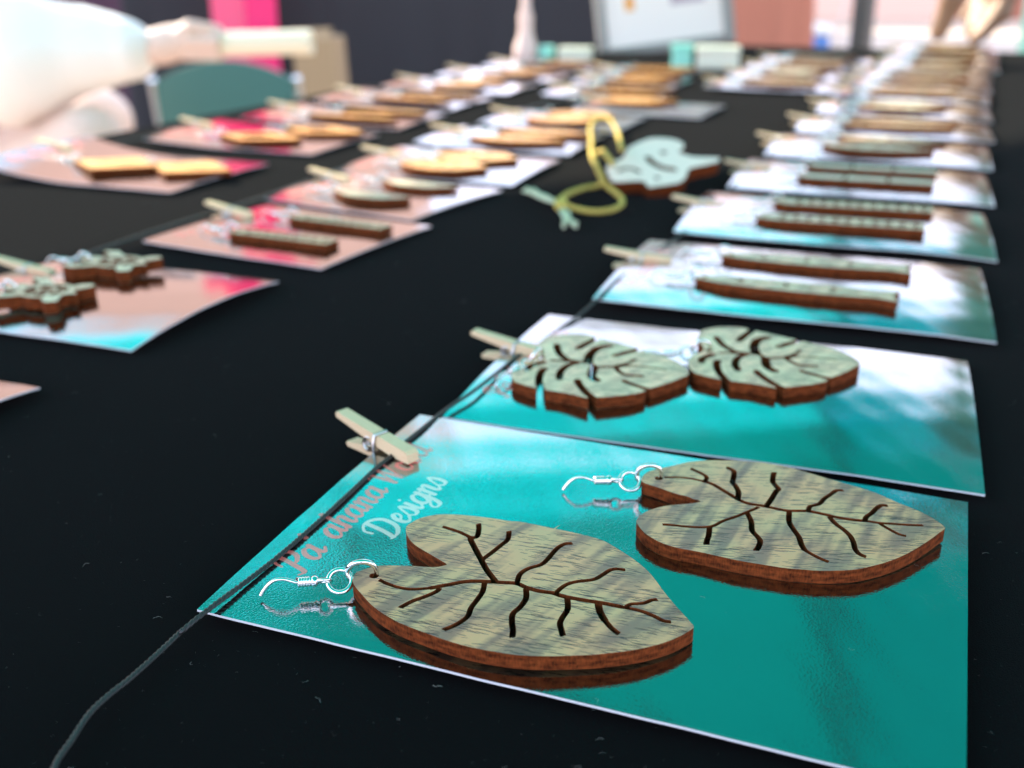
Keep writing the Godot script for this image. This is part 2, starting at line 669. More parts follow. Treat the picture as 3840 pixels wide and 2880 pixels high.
# an earring of a kind: the plate, then the hook
func plate(called: String, kind: String) -> Array:
	var out: PackedVector2Array
	var slots := []
	var holes := [disc(Vector2.ZERO, 0.75)]
	var th := 2.0
	match kind:
		"paddle":
			out = smooth2(pts2([-2, -1.2, -2, 1.2, 4, 3.2, 16, 4.3, 30, 4.2, 41, 3.1, 45.5, 4.6, 44.2, 0, 45.5, -4.6, 41, -3.1, 30, -4.2, 16, -4.3, 4, -3.2]), 4, true)
			for x in [8.0, 19.0, 30.0]:
				slots.append([0.45, pts2([x, -1.6, x + 1.6, 0.0, x, 1.6])])
				slots.append([0.35, pts2([x + 4.0, 0.0, x + 7.0, 0.0])])
		"tribal":
			out = pts2([-2.2, -2.0, -2.2, 2.0, 1.5, 4.4, 46, 4.4, 46, -4.4, 1.5, -4.4])
			for i in 11:
				var x := 4.0 + i * 3.8
				holes.append(pts2([x, 0.6, x + 1.5, 3.2, x + 3.0, 0.6]))
				holes.append(pts2([x, -0.6, x + 3.0, -0.6, x + 1.5, -3.2]))
		"bamboo":
			out = pts2([-2, -2, -2, 2, 0.5, 3.8, 14, 4.0, 14.6, 3.5, 15.2, 4.0, 29, 4.0, 29.6, 3.5, 30.2, 4.0, 45, 3.8, 45, -3.8, 30.2, -4.0, 29.6, -3.5, 29, -4.0, 15.2, -4.0, 14.6, -3.5, 14, -4.0, 0.5, -3.8])
			for x in [14.6, 29.6]:
				slots.append([0.5, pts2([x, -2.4, x, 2.4])])
		"leaf":
			out = smooth2(pts2([-2, 0, 0, 2.2, 8, 6.4, 18, 7.8, 30, 6.2, 43, 0, 30, -6.2, 18, -7.8, 8, -6.4, 0, -2.2]), 4, true)
			slots.append([0.4, pts2([4, 0, 38, 0])])
			for x in [10.0, 18.0, 26.0]:
				slots.append([0.35, pts2([x, 0.0, x + 4, 3.6])])
				slots.append([0.35, pts2([x, 0.0, x + 4, -3.6])])
		"slim":
			out = smooth2(pts2([-2, -1.2, -2, 1.2, 10, 3.4, 25, 3.8, 40, 3.0, 49, 0.6, 49, -0.6, 40, -3.0, 25, -3.8, 10, -3.4]), 4, true)
			slots.append([0.4, pts2([8, 0, 20, 0])])
			slots.append([0.4, pts2([24, 0, 40, 0])])
		"crescent":
			out = smooth2(pts2([-2, 0, 0, 1.5, 6, 5.0, 14, 6.4, 22, 5.0, 29, -1.5, 22, -2.2, 14, -2.4, 6, -2.2]), 4, true)
		"bar":
			out = pts2([-2, -1.5, -2, 1.5, 0.5, 3.2, 33, 3.2, 33, -3.2, 0.5, -3.2])
			for i in 9:
				var x := 2.6 + i * 3.3
				holes.append(pts2([x, -1.4, x + 1.3, 1.6, x + 2.6, -1.4]))
		"rhomb":
			out = pts2([-2.4, -1, -2.4, 1, 17, 14, 37, 0, 17, -14])
			slots.append([0.6, pts2([9, 0, 26, 0])])
		"kite":
			out = pts2([-2.6, -1, -2.6, 1, 16, 13, 38, 2.5, 38, -2.5, 16, -13])
			slots.append([0.6, pts2([7, 0, 15, 5, 27, 0])])
			slots.append([0.6, pts2([7, 0, 15, -5, 27, 0])])
		"disc":
			out = smooth2(pts2([-2.2, 0, 2, 6.2, 13, 11.5, 25, 9.5, 34, 0, 25, -9.5, 13, -11.5, 2, -6.2]), 5, true)
			for x in [8.0, 14.0, 20.0]:
				slots.append([0.6, pts2([x, -3.6, x + 1.6, 0, x, 3.6])])
		"turtle":
			out = disc(Vector2(11, 0), 8.4, 40, 0.88)
			for f in [[[5, -4, 1.5, -7.5, -1.5, -8.6, -2.0, -10.4, 2.5, -11.2, 8.5, -6.5]], [[5, 4, 1.5, 7.5, -1.5, 8.6, -2.0, 10.4, 2.5, 11.2, 8.5, 6.5]], [[14, -4, 16.5, -8.5, 19.5, -9.8, 21.5, -8.2, 19.5, -4, 16, -2]], [[14, 4, 16.5, 8.5, 19.5, 9.8, 21.5, 8.2, 19.5, 4, 16, 2]], [[5.5, -2.8, 1, -3.1, -1.8, -2.4, -2.6, 0, -1.8, 2.4, 1, 3.1, 5.5, 2.8]], [[17, -1.8, 21.5, -0.5, 21.5, 0.5, 17, 1.8]]]:
				var u := Geometry2D.merge_polygons(out, smooth2(pts2(f[0]), 4, true))
				out = u[0]
			holes.append(disc(Vector2(11, 0), 2.1, 6, 0.88))
			for an in 7:
				var q := PackedVector2Array()
				for e in [[0.06, 3.4], [0.06, 6.4], [0.45, 6.6], [0.84, 6.4], [0.84, 3.4]]:
					var t: float = (an + e[0]) * TAU / 7.0
					q.append(Vector2(11 + cos(t) * e[1], sin(t) * e[1] * 0.88))
				holes.append(q)
			th = 2.9
			var sc := Transform2D().scaled(Vector2(0.80, 0.80))
			out = sc * out
			for i in range(1, holes.size()):
				holes[i] = sc * holes[i]
	return cutout(out, slots, holes, th, 0.8, 0.0, Vector2(rng.randf() * 60, rng.randf() * 60))


func place_earring(kind: String, wood: String, at: Vector3, turn: float, label: String, group := "") -> Node3D:
	var key := kind + wood
	var o: Node3D
	if not meshes.has(key):
		o = thing("earring")
		put("wood_pendant", mesh_of(plate("wood_pendant", kind), [M[wood], M.wood_edge]), o)
		add_hook(o)
		meshes[key] = o
	else:
		o = meshes[key].duplicate()
		o.name = numbered("earring")
		add_child(o, true)
	o.position = at
	o.rotation = Vector3(0, turn, 0)
	tag(o, label, "earring", group)
	return o


# ---------------------------------------------------------------- bodies
# joints: [ax, ay, az, bx, by, bz, ra, rb] in metres; one smooth skin over all
func skin(bones: Array, cell: float, k: float) -> MB:
	var lo := Vector3(1e9, 1e9, 1e9)
	var hi := -lo
	for b in bones:
		for e in [[0, 6], [3, 7]]:
			var p := Vector3(b[e[0]], b[e[0] + 1], b[e[0] + 2])
			var r: Vector3 = Vector3.ONE * (b[e[1]] + cell * 3 + k)
			lo = lo.min(p - r)
			hi = hi.max(p + r)
	var nx := int((hi.x - lo.x) / cell) + 2
	var ny := int((hi.y - lo.y) / cell) + 2
	var nz := int((hi.z - lo.z) / cell) + 2
	var f := PackedFloat32Array()
	f.resize(nx * ny * nz)
	f.fill(1.0)
	for b in bones:
		var pa := Vector3(b[0], b[1], b[2])
		var pb := Vector3(b[3], b[4], b[5])
		var ra: float = b[6]
		var rb: float = b[7]
		var ab := pb - pa
		var l2 := maxf(ab.length_squared(), 1e-9)
		var m := maxf(ra, rb) + k + cell * 2
		var l := ((pa.min(pb) - Vector3.ONE * m - lo) / cell).floor()
		var h := ((pa.max(pb) + Vector3.ONE * m - lo) / cell).ceil()
		for iz in range(maxi(0, int(l.z)), mini(nz, int(h.z))):
			for iy in range(maxi(0, int(l.y)), mini(ny, int(h.y))):
				var at := (iz * ny + iy) * nx
				for i in range(maxi(0, int(l.x)), mini(nx, int(h.x))):
					var p := lo + Vector3(i, iy, iz) * cell - pa
					var s := clampf(p.dot(ab) / l2, 0.0, 1.0)
					var d := (p - ab * s).length() - lerpf(ra, rb, s)
					var e := f[at + i]
					var w := clampf(0.5 + 0.5 * (e - d) / k, 0.0, 1.0)
					f[at + i] = lerpf(e, d, w) - k * w * (1.0 - w)
	var out := MB.new()
	var id := {}
	var off := [0, 1, nx, nx + 1, nx * ny, nx * ny + 1, nx * ny + nx, nx * ny + nx + 1]
	for z in nz - 1:
		for y in ny - 1:
			for x in nx - 1:
				var at := (z * ny + y) * nx + x
				var inside := 0
				for o in off:
					if f[at + o] < 0.0:
						inside += 1
				if inside == 0 or inside == 8:
					continue
				var sum := Vector3.ZERO
				var cnt := 0
				for e in [[0, 1], [2, 3], [4, 5], [6, 7], [0, 2], [1, 3], [4, 6], [5, 7], [0, 4], [1, 5], [2, 6], [3, 7]]:
					var a := f[at + off[e[0]]]
					var b := f[at + off[e[1]]]
					if (a < 0.0) != (b < 0.0):
						var w := a / (a - b)
						var pa := Vector3(e[0] & 1, (e[0] >> 1) & 1, e[0] >> 2)
						var pb := Vector3(e[1] & 1, (e[1] >> 1) & 1, e[1] >> 2)
						sum += pa.lerp(pb, w)
						cnt += 1
				var g := Vector3(f[at + off[1]] + f[at + off[3]] + f[at + off[5]] + f[at + off[7]] - f[at] - f[at + off[2]] - f[at + off[4]] - f[at + off[6]],
					f[at + off[2]] + f[at + off[3]] + f[at + off[6]] + f[at + off[7]] - f[at] - f[at + off[1]] - f[at + off[4]] - f[at + off[5]],
					f[at + off[4]] + f[at + off[5]] + f[at + off[6]] + f[at + off[7]] - f[at] - f[at + off[1]] - f[at + off[2]] - f[at + off[3]])
				id[at] = out.add(lo + (Vector3(x, y, z) + sum / cnt) * cell, g.normalized())
	for at in id:
		for e in [[1, nx, nx * ny], [nx, 1, nx * ny], [nx * ny, 1, nx]]:
			if (f[at] < 0.0) != (f[at + e[0]] < 0.0):
				var q := [at, at - e[1], at - e[1] - e[2], at - e[2]]
				if id.has(q[1]) and id.has(q[2]) and id.has(q[3]):
					out.quad(id[q[0]], id[q[1]], id[q[2]], id[q[3]])
	return out


func chain(pts: Array, radii: Array) -> Array:
	var r := []
	for i in pts.size() - 1:
		var a: Vector3 = pts[i]
		var b: Vector3 = pts[i + 1]
		r.append([a.x, a.y, a.z, b.x, b.y, b.z, radii[i], radii[i + 1]])
	return r


# ---------------------------------------------------------------- the table plane
const ALONG := Vector3(0.387, 0, -0.922)
const ACROSS := Vector3(0.922, 0, 0.387)


func skirted(at: Vector3, turn: float, size: Vector3, folds: float, called: String, m: Material, sd: int) -> MeshInstance3D:
	# a table under a cloth that hangs to the ground in soft folds; the origin is on the ground
	var b := MB.new()
	var top := MB.new()
	var rim := PackedVector3Array()
	var per := 2.0 * (size.x + size.z)
	var n := int(per / 0.02)
	var ns := noise(1.0, sd, 2)
	var rows := 12
	var base := b.v.size()
	for j in rows + 1:
		var h := float(j) / rows
		for i in n:
			var s := per * i / n
			var p := Vector2.ZERO
			var o := Vector2.ZERO
			if s < size.x:
				p = Vector2(s - size.x / 2, size.z / 2)
				o = Vector2(0, 1)
			elif s < size.x + size.z:
				p = Vector2(size.x / 2, size.z / 2 - (s - size.x))
				o = Vector2(1, 0)
			elif s < 2 * size.x + size.z:
				p = Vector2(size.x / 2 - (s - size.x - size.z), -size.z / 2)
				o = Vector2(0, -1)
			else:
				p = Vector2(-size.x / 2, -size.z / 2 + (s - 2 * size.x - size.z))
				o = Vector2(-1, 0)
			var amt := folds * (h + 0.05) * (0.6 + ns.get_noise_2d(s * 3.0, 5.0) + 0.7 * sin(s * 34.0 + 4.0 * ns.get_noise_2d(s * 2.0, 0.0)))
			var q := p + o * (amt + 0.012 * minf(1.0, h * 12.0))
			b.add(Vector3(q.x, size.y * (1.0 - h), q.y), Vector3(o.x, 0, o.y))
	for j in rows:
		for i in n:
			var l := (i + 1) % n
			b.quad(base + j * n + i, base + j * n + l, base + (j + 1) * n + l, base + (j + 1) * n + i)
	b.face([Vector3(-size.x / 2, size.y, -size.z / 2), Vector3(size.x / 2, size.y, -size.z / 2), Vector3(size.x / 2, size.y, size.z / 2), Vector3(-size.x / 2, size.y, size.z / 2)], Vector3.UP)
	var st := SurfaceTool.new()
	st.create_from(mesh_of([b], [m]), 0)
	st.generate_normals()
	var o := put(called, st.commit(), self, Transform3D(Basis(Vector3.UP, turn), at))
	o.mesh.surface_set_material(0, m)
	return o


func _ready() -> void:
	rng.seed = 77
	# camera: 7.5 cm over the table, looking 21 degrees down
	var cam := Camera3D.new()
	cam.name = "camera"
	cam.position = Vector3(0, 0.0753, 0)
	cam.rotation_degrees = Vector3(-20.95, 0, 0)
	cam.fov = 38.8
	cam.near = 0.01
	cam.far = 400.0
	var lens := CameraAttributesPhysical.new()
	lens.frustum_focal_length = 34.08
	lens.frustum_near = 0.01
	lens.frustum_far = 400.0
	lens.exposure_aperture = 19.5
	lens.frustum_focus_distance = 0.137
	cam.attributes = lens
	add_child(cam)
	cam.fov = 38.8
	cam.current = true

	var env := Environment.new()
	env.background_mode = Environment.BG_SKY
	var sky := ProceduralSkyMaterial.new()
	sky.sky_top_color = Color(0.66, 0.74, 0.86)
	sky.sky_horizon_color = Color(0.93, 0.86, 0.90)
	sky.sky_curve = 0.16
	sky.ground_bottom_color = Color(0.55, 0.5, 0.46)
	sky.ground_horizon_color = Color(0.8, 0.75, 0.72)
	sky.sun_angle_max = 20.0
	env.sky = Sky.new()
	env.sky.sky_material = sky
	env.background_energy_multiplier = 1.5
	env.tonemap_mode = Environment.TONE_MAPPER_LINEAR
	env.tonemap_exposure = 3.05
	env.sdfgi_enabled = true
	env.ssao_enabled = true
	env.ssil_enabled = true
	var we := WorldEnvironment.new()
	we.name = "world"
	we.environment = env
	add_child(we)
	var sun := DirectionalLight3D.new()
	sun.name = "sun"
	sun.light_energy = 1.6
	sun.light_color = Color(1.0, 0.95, 0.86)
	sun.light_angular_distance = 0.5
	sun.shadow_enabled = true
	add_child(sun)
	var az := deg_to_rad(-48.0)
	var el := deg_to_rad(30.0)
	var to_sun := Vector3(sin(az) * cos(el), sin(el), -cos(az) * cos(el))
	sun.look_at_from_position(to_sun * 10.0, Vector3.ZERO, Vector3.UP)

	materials()
	setting()
	canopy()
	booths()
	table()
	cards()
	pendant()
	far_table_things()
	people()
	lint()


func materials() -> void:
	mat("silver", Color(0.93, 0.92, 0.90), 0.10, 1.0)
	mat("steel", Color(0.62, 0.61, 0.60), 0.28, 1.0)
	mat("card_edge", Color(0.72, 0.70, 0.74), 0.8)
	var pine := mat("pine", Color(1, 1, 1), 0.65)
	var im := Image.create(128, 128, false, Image.FORMAT_RGB8)
	var n1 := noise(1.0, 5, 3)
	for y in 128:
		for x in 128:
			var k := 0.5 + 0.5 * n1.get_noise_2d(x * 0.03, y * 0.45)
			im.set_pixel(x, y, Color(0.72, 0.48, 0.27).lerp(Color(0.88, 0.66, 0.42), k).linear_to_srgb())
	pine.albedo_texture = ImageTexture.create_from_image(im)
	pine.uv1_triplanar = true
	pine.uv1_scale = Vector3(60, 160, 160)
	for w in [["koa", 11, Color(0.74, 0.395, 0.185), Color(0.31, 0.165, 0.105), 1.15], ["koa_pale", 31, Color(0.94, 0.64, 0.36), Color(0.64, 0.42, 0.23), 0.7], ["koa_gold", 71, Color(0.95, 0.45, 0.12), Color(0.68, 0.29, 0.075), 0.6], ["maple", 57, Color(0.90, 0.74, 0.50), Color(0.70, 0.52, 0.33), 0.5]]:
		var t := wood_images(w[1], w[2], w[3], w[4])
		var m := mat(w[0], Color(1, 1, 1), 0.42)
		m.albedo_texture = t[0]
		m.normal_enabled = true
		m.normal_texture = t[1]
		m.normal_scale = 0.5
	var e := mat("wood_edge", Color(1, 1, 1), 0.85, 0.0, 0.2)
	e.albedo_texture = edge_image(91)
	# foil of the cards: a mirror with a faint orange peel
	var peel := noise(0.19, 8, 3).get_image(1024, 1024, false, false, true)
	peel.convert(Image.FORMAT_L8)
	peel.bump_map_to_normal_map(4.0)
	var pt := ImageTexture.create_from_image(peel)
	for k in [["foil", 88.9, 63.5], ["foil_small", 63.0, 57.0]]:
		var f := mat(k[0], Color(1, 1, 1), 0.17, 1.0)
		var tx := card_textures(k[1], k[2])
		f.albedo_texture = tx[0]
		f.roughness_texture = tx[1]
		f.roughness_texture_channel = BaseMaterial3D.TEXTURE_CHANNEL_GREEN
		f.metallic_texture = tx[1]
		f.metallic_texture_channel = BaseMaterial3D.TEXTURE_CHANNEL_BLUE
		f.normal_enabled = true
		f.normal_texture = pt
		f.normal_scale = 0.042
		f.metallic_specular = 0.7
	var vel := mat("velvet", Color(0.0042, 0.0042, 0.0045), 1.0, 0.0, 0.0)
	vel.rim_enabled = true
	vel.rim = 0.04
	vel.rim_tint = 0.0
	var nv := noise(0.09, 21, 3).get_image(512, 512, false, false, true)
	nv.convert(Image.FORMAT_L8)
	nv.bump_map_to_normal_map(6.0)
	vel.normal_enabled = true
	vel.normal_texture = ImageTexture.create_from_image(nv)
	vel.normal_scale = 0.25
	vel.uv1_triplanar = true
	vel.uv1_scale = Vector3(70, 70, 70)
	mat("black_cord", Color(0.028, 0.03, 0.03), 0.45)
	mat("tent", Color(0.012, 0.50, 0.47), 0.9, 0.0, 0.15)
	M.tent.backlight_enabled = true
	M.tent.backlight = Color(0.004, 0.93, 1.0)
	mat("tent_roof", Color(0.012, 0.42, 0.39), 0.9, 0.0, 0.15)
	M.tent_roof.backlight_enabled = true
	M.tent_roof.backlight = Color(0.004, 0.38, 0.37)
	mat("pole", Color(0.02, 0.025, 0.025), 0.4)
	mat("cotton_white", Color(0.90, 0.84, 0.79), 0.9)
	mat("skin_light", Color(0.74, 0.53, 0.44), 0.55)
	mat("skin_tan", Color(0.25, 0.14, 0.085), 0.5)
	mat("dark_cloth", Color(0.016, 0.015, 0.018), 0.9)
	mat("plum_cloth", Color(0.07, 0.03, 0.05), 0.9)
	mat("clay_cloth", Color(0.36, 0.13, 0.08), 0.9)
	mat("pink_cloth", Color(0.85, 0.05, 0.22), 0.8)
	M.pink_cloth.backlight_enabled = true
	M.pink_cloth.backlight = Color(0.9, 0.1, 0.3)
	mat("pale_pink_cloth", Color(0.85, 0.16, 0.30), 0.8)
	M.pale_pink_cloth.backlight_enabled = true
	M.pale_pink_cloth.backlight = Color(0.95, 0.22, 0.42)
	mat("tan_card", Color(0.30, 0.20, 0.105), 0.85)
	mat("teal_plastic", Color(0.035, 0.14, 0.135), 0.45)
	mat("cream_paper", Color(0.84, 0.74, 0.56), 0.8)
	mat("yellow_cord", Color(0.62, 0.44, 0.10), 0.85)
	mat("frayed_cord", Color(0.66, 0.66, 0.46), 0.9)
	mat("grey_frame", Color(0.30, 0.27, 0.25), 0.5)
	mat("mint_plastic", Color(0.30, 0.75, 0.62), 0.35)
	mat("cream_box", Color(0.80, 0.78, 0.64), 0.7)
	mat("blush", Color(0.80, 0.58, 0.52), 0.4)
	mat("denim", Color(0.05, 0.07, 0.13), 0.9)
	mat("hair", Color(0.02, 0.014, 0.01), 0.5)
	mat("olive_cloth", Color(0.09, 0.10, 0.06), 0.9)
	mat("bone", Color(0.97, 0.76, 0.64), 0.6, 0.0, 0.3)
	mat("fibre", Color(0.62, 0.62, 0.58), 0.9)
	mat("glass_dark", Color(0.03, 0.04, 0.045), 0.1)
	mat("trim", Color(0.7, 0.66, 0.6), 0.7)


func setting() -> void:
	var g := MB.new()
	g.face([Vector3(-150, -0.74, -150), Vector3(150, -0.74, -150), Vector3(150, -0.74, 150), Vector3(-150, -0.74, 150)], Vector3.UP)
	var gm := mat("paving", Color(0.60, 0.46, 0.35), 0.9)
	var nt := noise(0.02, 3, 4).get_image(512, 512, false, false, true)
	var im := Image.create(512, 512, false, Image.FORMAT_RGB8)
	for y in 512:
		for x in 512:
			var k := 0.78 + 0.22 * nt.get_pixel(x, y).r
			im.set_pixel(x, y, Color(k, k, k).linear_to_srgb())
	gm.albedo_texture = ImageTexture.create_from_image(im)
	gm.uv1_triplanar = true
	gm.uv1_world_triplanar = true
	gm.uv1_scale = Vector3.ONE * 0.4
	tag(part("ground", g, gm), "", "", "", "structure")
	# a pale stucco building beyond the stalls, seen in the cards
	mat("stucco", Color(0.86, 0.52, 0.38), 0.9)
	mat("stucco_rose", Color(0.74, 0.50, 0.40), 0.9)
	building(Vector3(-12.5, -0.74, -15.5), 0.40, Vector3(22, 8.4, 6), M.stucco, "pale peach stucco building with a flat roof beyond the left stalls")
	building(Vector3(8.2, -0.74, -21.5), -0.12, Vector3(15, 3.2, 5), M.stucco_rose, "low rose stucco building far behind the sunlit paving on the right")


func building(at: Vector3, turn: float, size: Vector3, m: Material, label: String) -> void:
	var o := thing("stucco_building", at, turn)
	var w := MB.new()
	w.box(Transform3D(Basis(), Vector3(0, size.y / 2, 0)), size)
	part("wall", w, m, o)
	var r := MB.new()
	r.box(Transform3D(Basis(), Vector3(0, size.y + 0.12, 0)), size * Vector3(1, 0, 1) + Vector3(0.3, 0.24, 0.3), 0.04)
	part("roof_parapet", r, M.trim, o)
	var n := int(size.x / 2.6)
	for i in n:
		var x := -size.x / 2 + (i + 0.5) * size.x / n
		if i == n / 2:
			var d := MB.new()
			d.box(Transform3D(Basis(), Vector3(x, 1.05, size.z / 2 + 0.02)), Vector3(1.0, 2.1, 0.06), 0.01)
			var dd := part("door", d, M.clay_cloth, o)
			var hn := MB.new()
			hn.box(Transform3D(Basis(), Vector3(x + 0.38, 1.0, size.z / 2 + 0.08)), Vector3(0.03, 0.14, 0.05), 0.005)
			part("handle", hn, M.steel, dd)
			continue
		var f := MB.new()
		for s in [[0, 0.62, 1.3, 0.08], [0, -0.62, 1.3, 0.08], [0.61, 0, 0.08, 1.16], [-0.61, 0, 0.08, 1.16]]:
			f.box(Transform3D(Basis(), Vector3(x + s[0], 1.7 + s[1], size.z / 2 + 0.03)), Vector3(s[2], s[3], 0.08), 0.01)
		var win := part("window", f, M.trim, o)
		var p := MB.new()
		p.box(Transform3D(Basis(), Vector3(x, 1.7, size.z / 2 + 0.012)), Vector3(1.16, 1.16, 0.02))
		part("pane", p, M.glass_dark, win)
	tag(o, label, "building")


func canopy() -> void:
	var o := thing("market_canopy", Vector3(0.47, -0.74, -0.65))
	var n1 := Vector3(-0.574, 0, -0.819) * 1.525
	var n2 := Vector3(0.819, 0, -0.574) * 1.525
	var up := Vector3(0, 1.98, 0)
	var c := [n1 + n2 + up, n1 - n2 + up, -n1 - n2 + up, n2 - n1 + up]
	var peak := Vector3(0, 2.72, 0)
	for i in 4:
		var a: Vector3 = c[i]
		var b: Vector3 = c[(i + 1) % 4]
		var m := MB.new()
		# the fabric sags a little between eave and peak
		var nu := 24
		var nv := 16
		var out := ((a + b) * 0.5 * Vector3(1, 0, 1)).normalized()
		for j in nv + 1:
			for k in nu + 1:
				var u := float(k) / nu
				var w := float(j) / nv
				var p := a.lerp(b, u).lerp(peak, w)
				p.y -= 0.05 * sin(PI * w) * sin(PI * u) + 0.008 * sin(u * 21.0 + w * 9.0) * (1 - w)
				m.add(p, (out * 0.33 + Vector3.UP).normalized(), Vector2(u, w))
		for j in nv:
			for k in nu:
				var q := j * (nu + 1) + k
				m.quad(q, q + 1, q + nu + 2, q + nu + 1)
		part("roof_panel", m, M.tent_roof, o)
		var vl := MB.new()
		var d := (b - a).normalized()
		for k in 61:
			var p := a.lerp(b, k / 60.0) + out * (0.012 + 0.006 * sin(k * 1.3))
			vl.add(p + Vector3(0, 0.004, 0), out)
			vl.add(p + Vector3(0, -0.36 + 0.012 * sin(k * PI / 5.0), 0), out)
		for k in 60:
			vl.quad(k * 2, k * 2 + 2, k * 2 + 3, k * 2 + 1)
		part("valance", vl, M.tent, o)
		var lg := MB.new()
		var foot := Vector3(a.x, 0, a.z) * 0.985
		lg.box(Transform3D(Basis(Vector3.UP, 0.77), foot + Vector3(0, 0.97, 0)), Vector3(0.042, 1.94, 0.042), 0.004)
		var leg := part("leg", lg, M.pole, o)
		var ft := MB.new()
		ft.box(Transform3D(Basis(Vector3.UP, 0.77), foot + Vector3(0, 0.006, 0)), Vector3(0.12, 0.012, 0.12), 0.003)
		part("foot_plate", ft, M.pole, leg)
		# scissor braces along the eave and a rafter to the peak
		var tr := MB.new()
		for s in 2:
			for e in [[0.0, 0.25], [0.25, 0.5], [0.5, 0.75], [0.75, 1.0]]:
				var p := a.lerp(b, e[0]) * 0.985
				var q := a.lerp(b, e[1]) * 0.985
				p.y = 1.94 if s == 0 else 1.70
				q.y = 1.70 if s == 0 else 1.94
				bar(tr, p + out * -0.02 * s, q + out * -0.02 * s, 0.028)
		part("scissor_brace", tr, M.pole, o)
		var rf := MB.new()
		bar(rf, Vector3(a.x * 0.985, 1.93, a.z * 0.985), Vector3(0, 2.64, 0) + a * Vector3(0.01, 0, 0.01), 0.03)
		part("rafter", rf, M.pole, o)
	# one side curtain hangs along the right-hand eave
	var cu := MB.new()
	var e0: Vector3 = c[0].lerp(c[3], 0.14)
	var e1: Vector3 = c[0].lerp(c[3], 0.60)
	var co: Vector3 = ((c[0] + c[3]) * 0.5 * Vector3(1, 0, 1)).normalized()
	for k in 81:
		var p: Vector3 = e0.lerp(e1, k / 80.0) - co * (0.02 + 0.018 * sin(k * 0.9) + 0.01 * sin(k * 0.37))
		for j in 9:
			cu.add(Vector3(p.x, lerpf(1.95, 0.03, j / 8.0), p.z) + co * 0.012 * sin(k * 0.5 + j * 0.6), -co)
	for k in 80:
		for j in 8:
			cu.quad(k * 9 + j, k * 9 + 9 + j, k * 9 + 10 + j, k * 9 + j + 1)
	mat("curtain", Color(0.20, 0.36, 0.32), 0.9, 0.0, 0.15)
	M.curtain.backlight_enabled = true
	M.curtain.backlight = Color(0.18, 0.45, 0.40)
	part("side_curtain", cu, M.curtain, o)
	# struts from the middle of each eave to a hub under the peak
	var hub := Vector3(0, 2.06, 0)
	var hb := MB.new()
	hb.lathe([Vector2(0, -0.06), Vector2(0.06, -0.05), Vector2(0.06, 0.05), Vector2(0.02, 0.06), Vector2(0.018, 0.64), Vector2(0, 0.64)], 16, Transform3D(Basis(), hub))
	part("hub_post", hb, M.pole, o)
	for i in 4:
		var mid: Vector3 = (c[i] + c[(i + 1) % 4]) * 0.5 * 0.985
		var st := MB.new()
		mid.y = 1.92
		var half := (mid + hub) * 0.5
		bar(st, mid, half + Vector3(0, -0.12, 0), 0.03)
		bar(st, mid - Vector3(0, 0.22, 0), half + Vector3(0, 0.14, 0), 0.03)
		bar(st, half + Vector3(0.012, -0.12, 0), hub + Vector3(0, 0.04, 0), 0.03)
		bar(st, half + Vector3(-0.012, 0.14, 0), hub - Vector3(0, 0.04, 0), 0.03)
		part("centre_strut", st, M.pole, o)
	tag(o, "teal fabric market canopy on black legs over the earring table", "canopy")


func bar(m: MB, a: Vector3, b: Vector3, w: float) -> void:
	var d := b - a
	var z := d.normalized()
	var x := (Vector3.UP if absf(z.y) < 0.95 else Vector3.RIGHT).cross(z).normalized()
	m.box(Transform3D(Basis(x, z.cross(x), z), (a + b) / 2), Vector3(w, w, d.length()), w * 0.1)


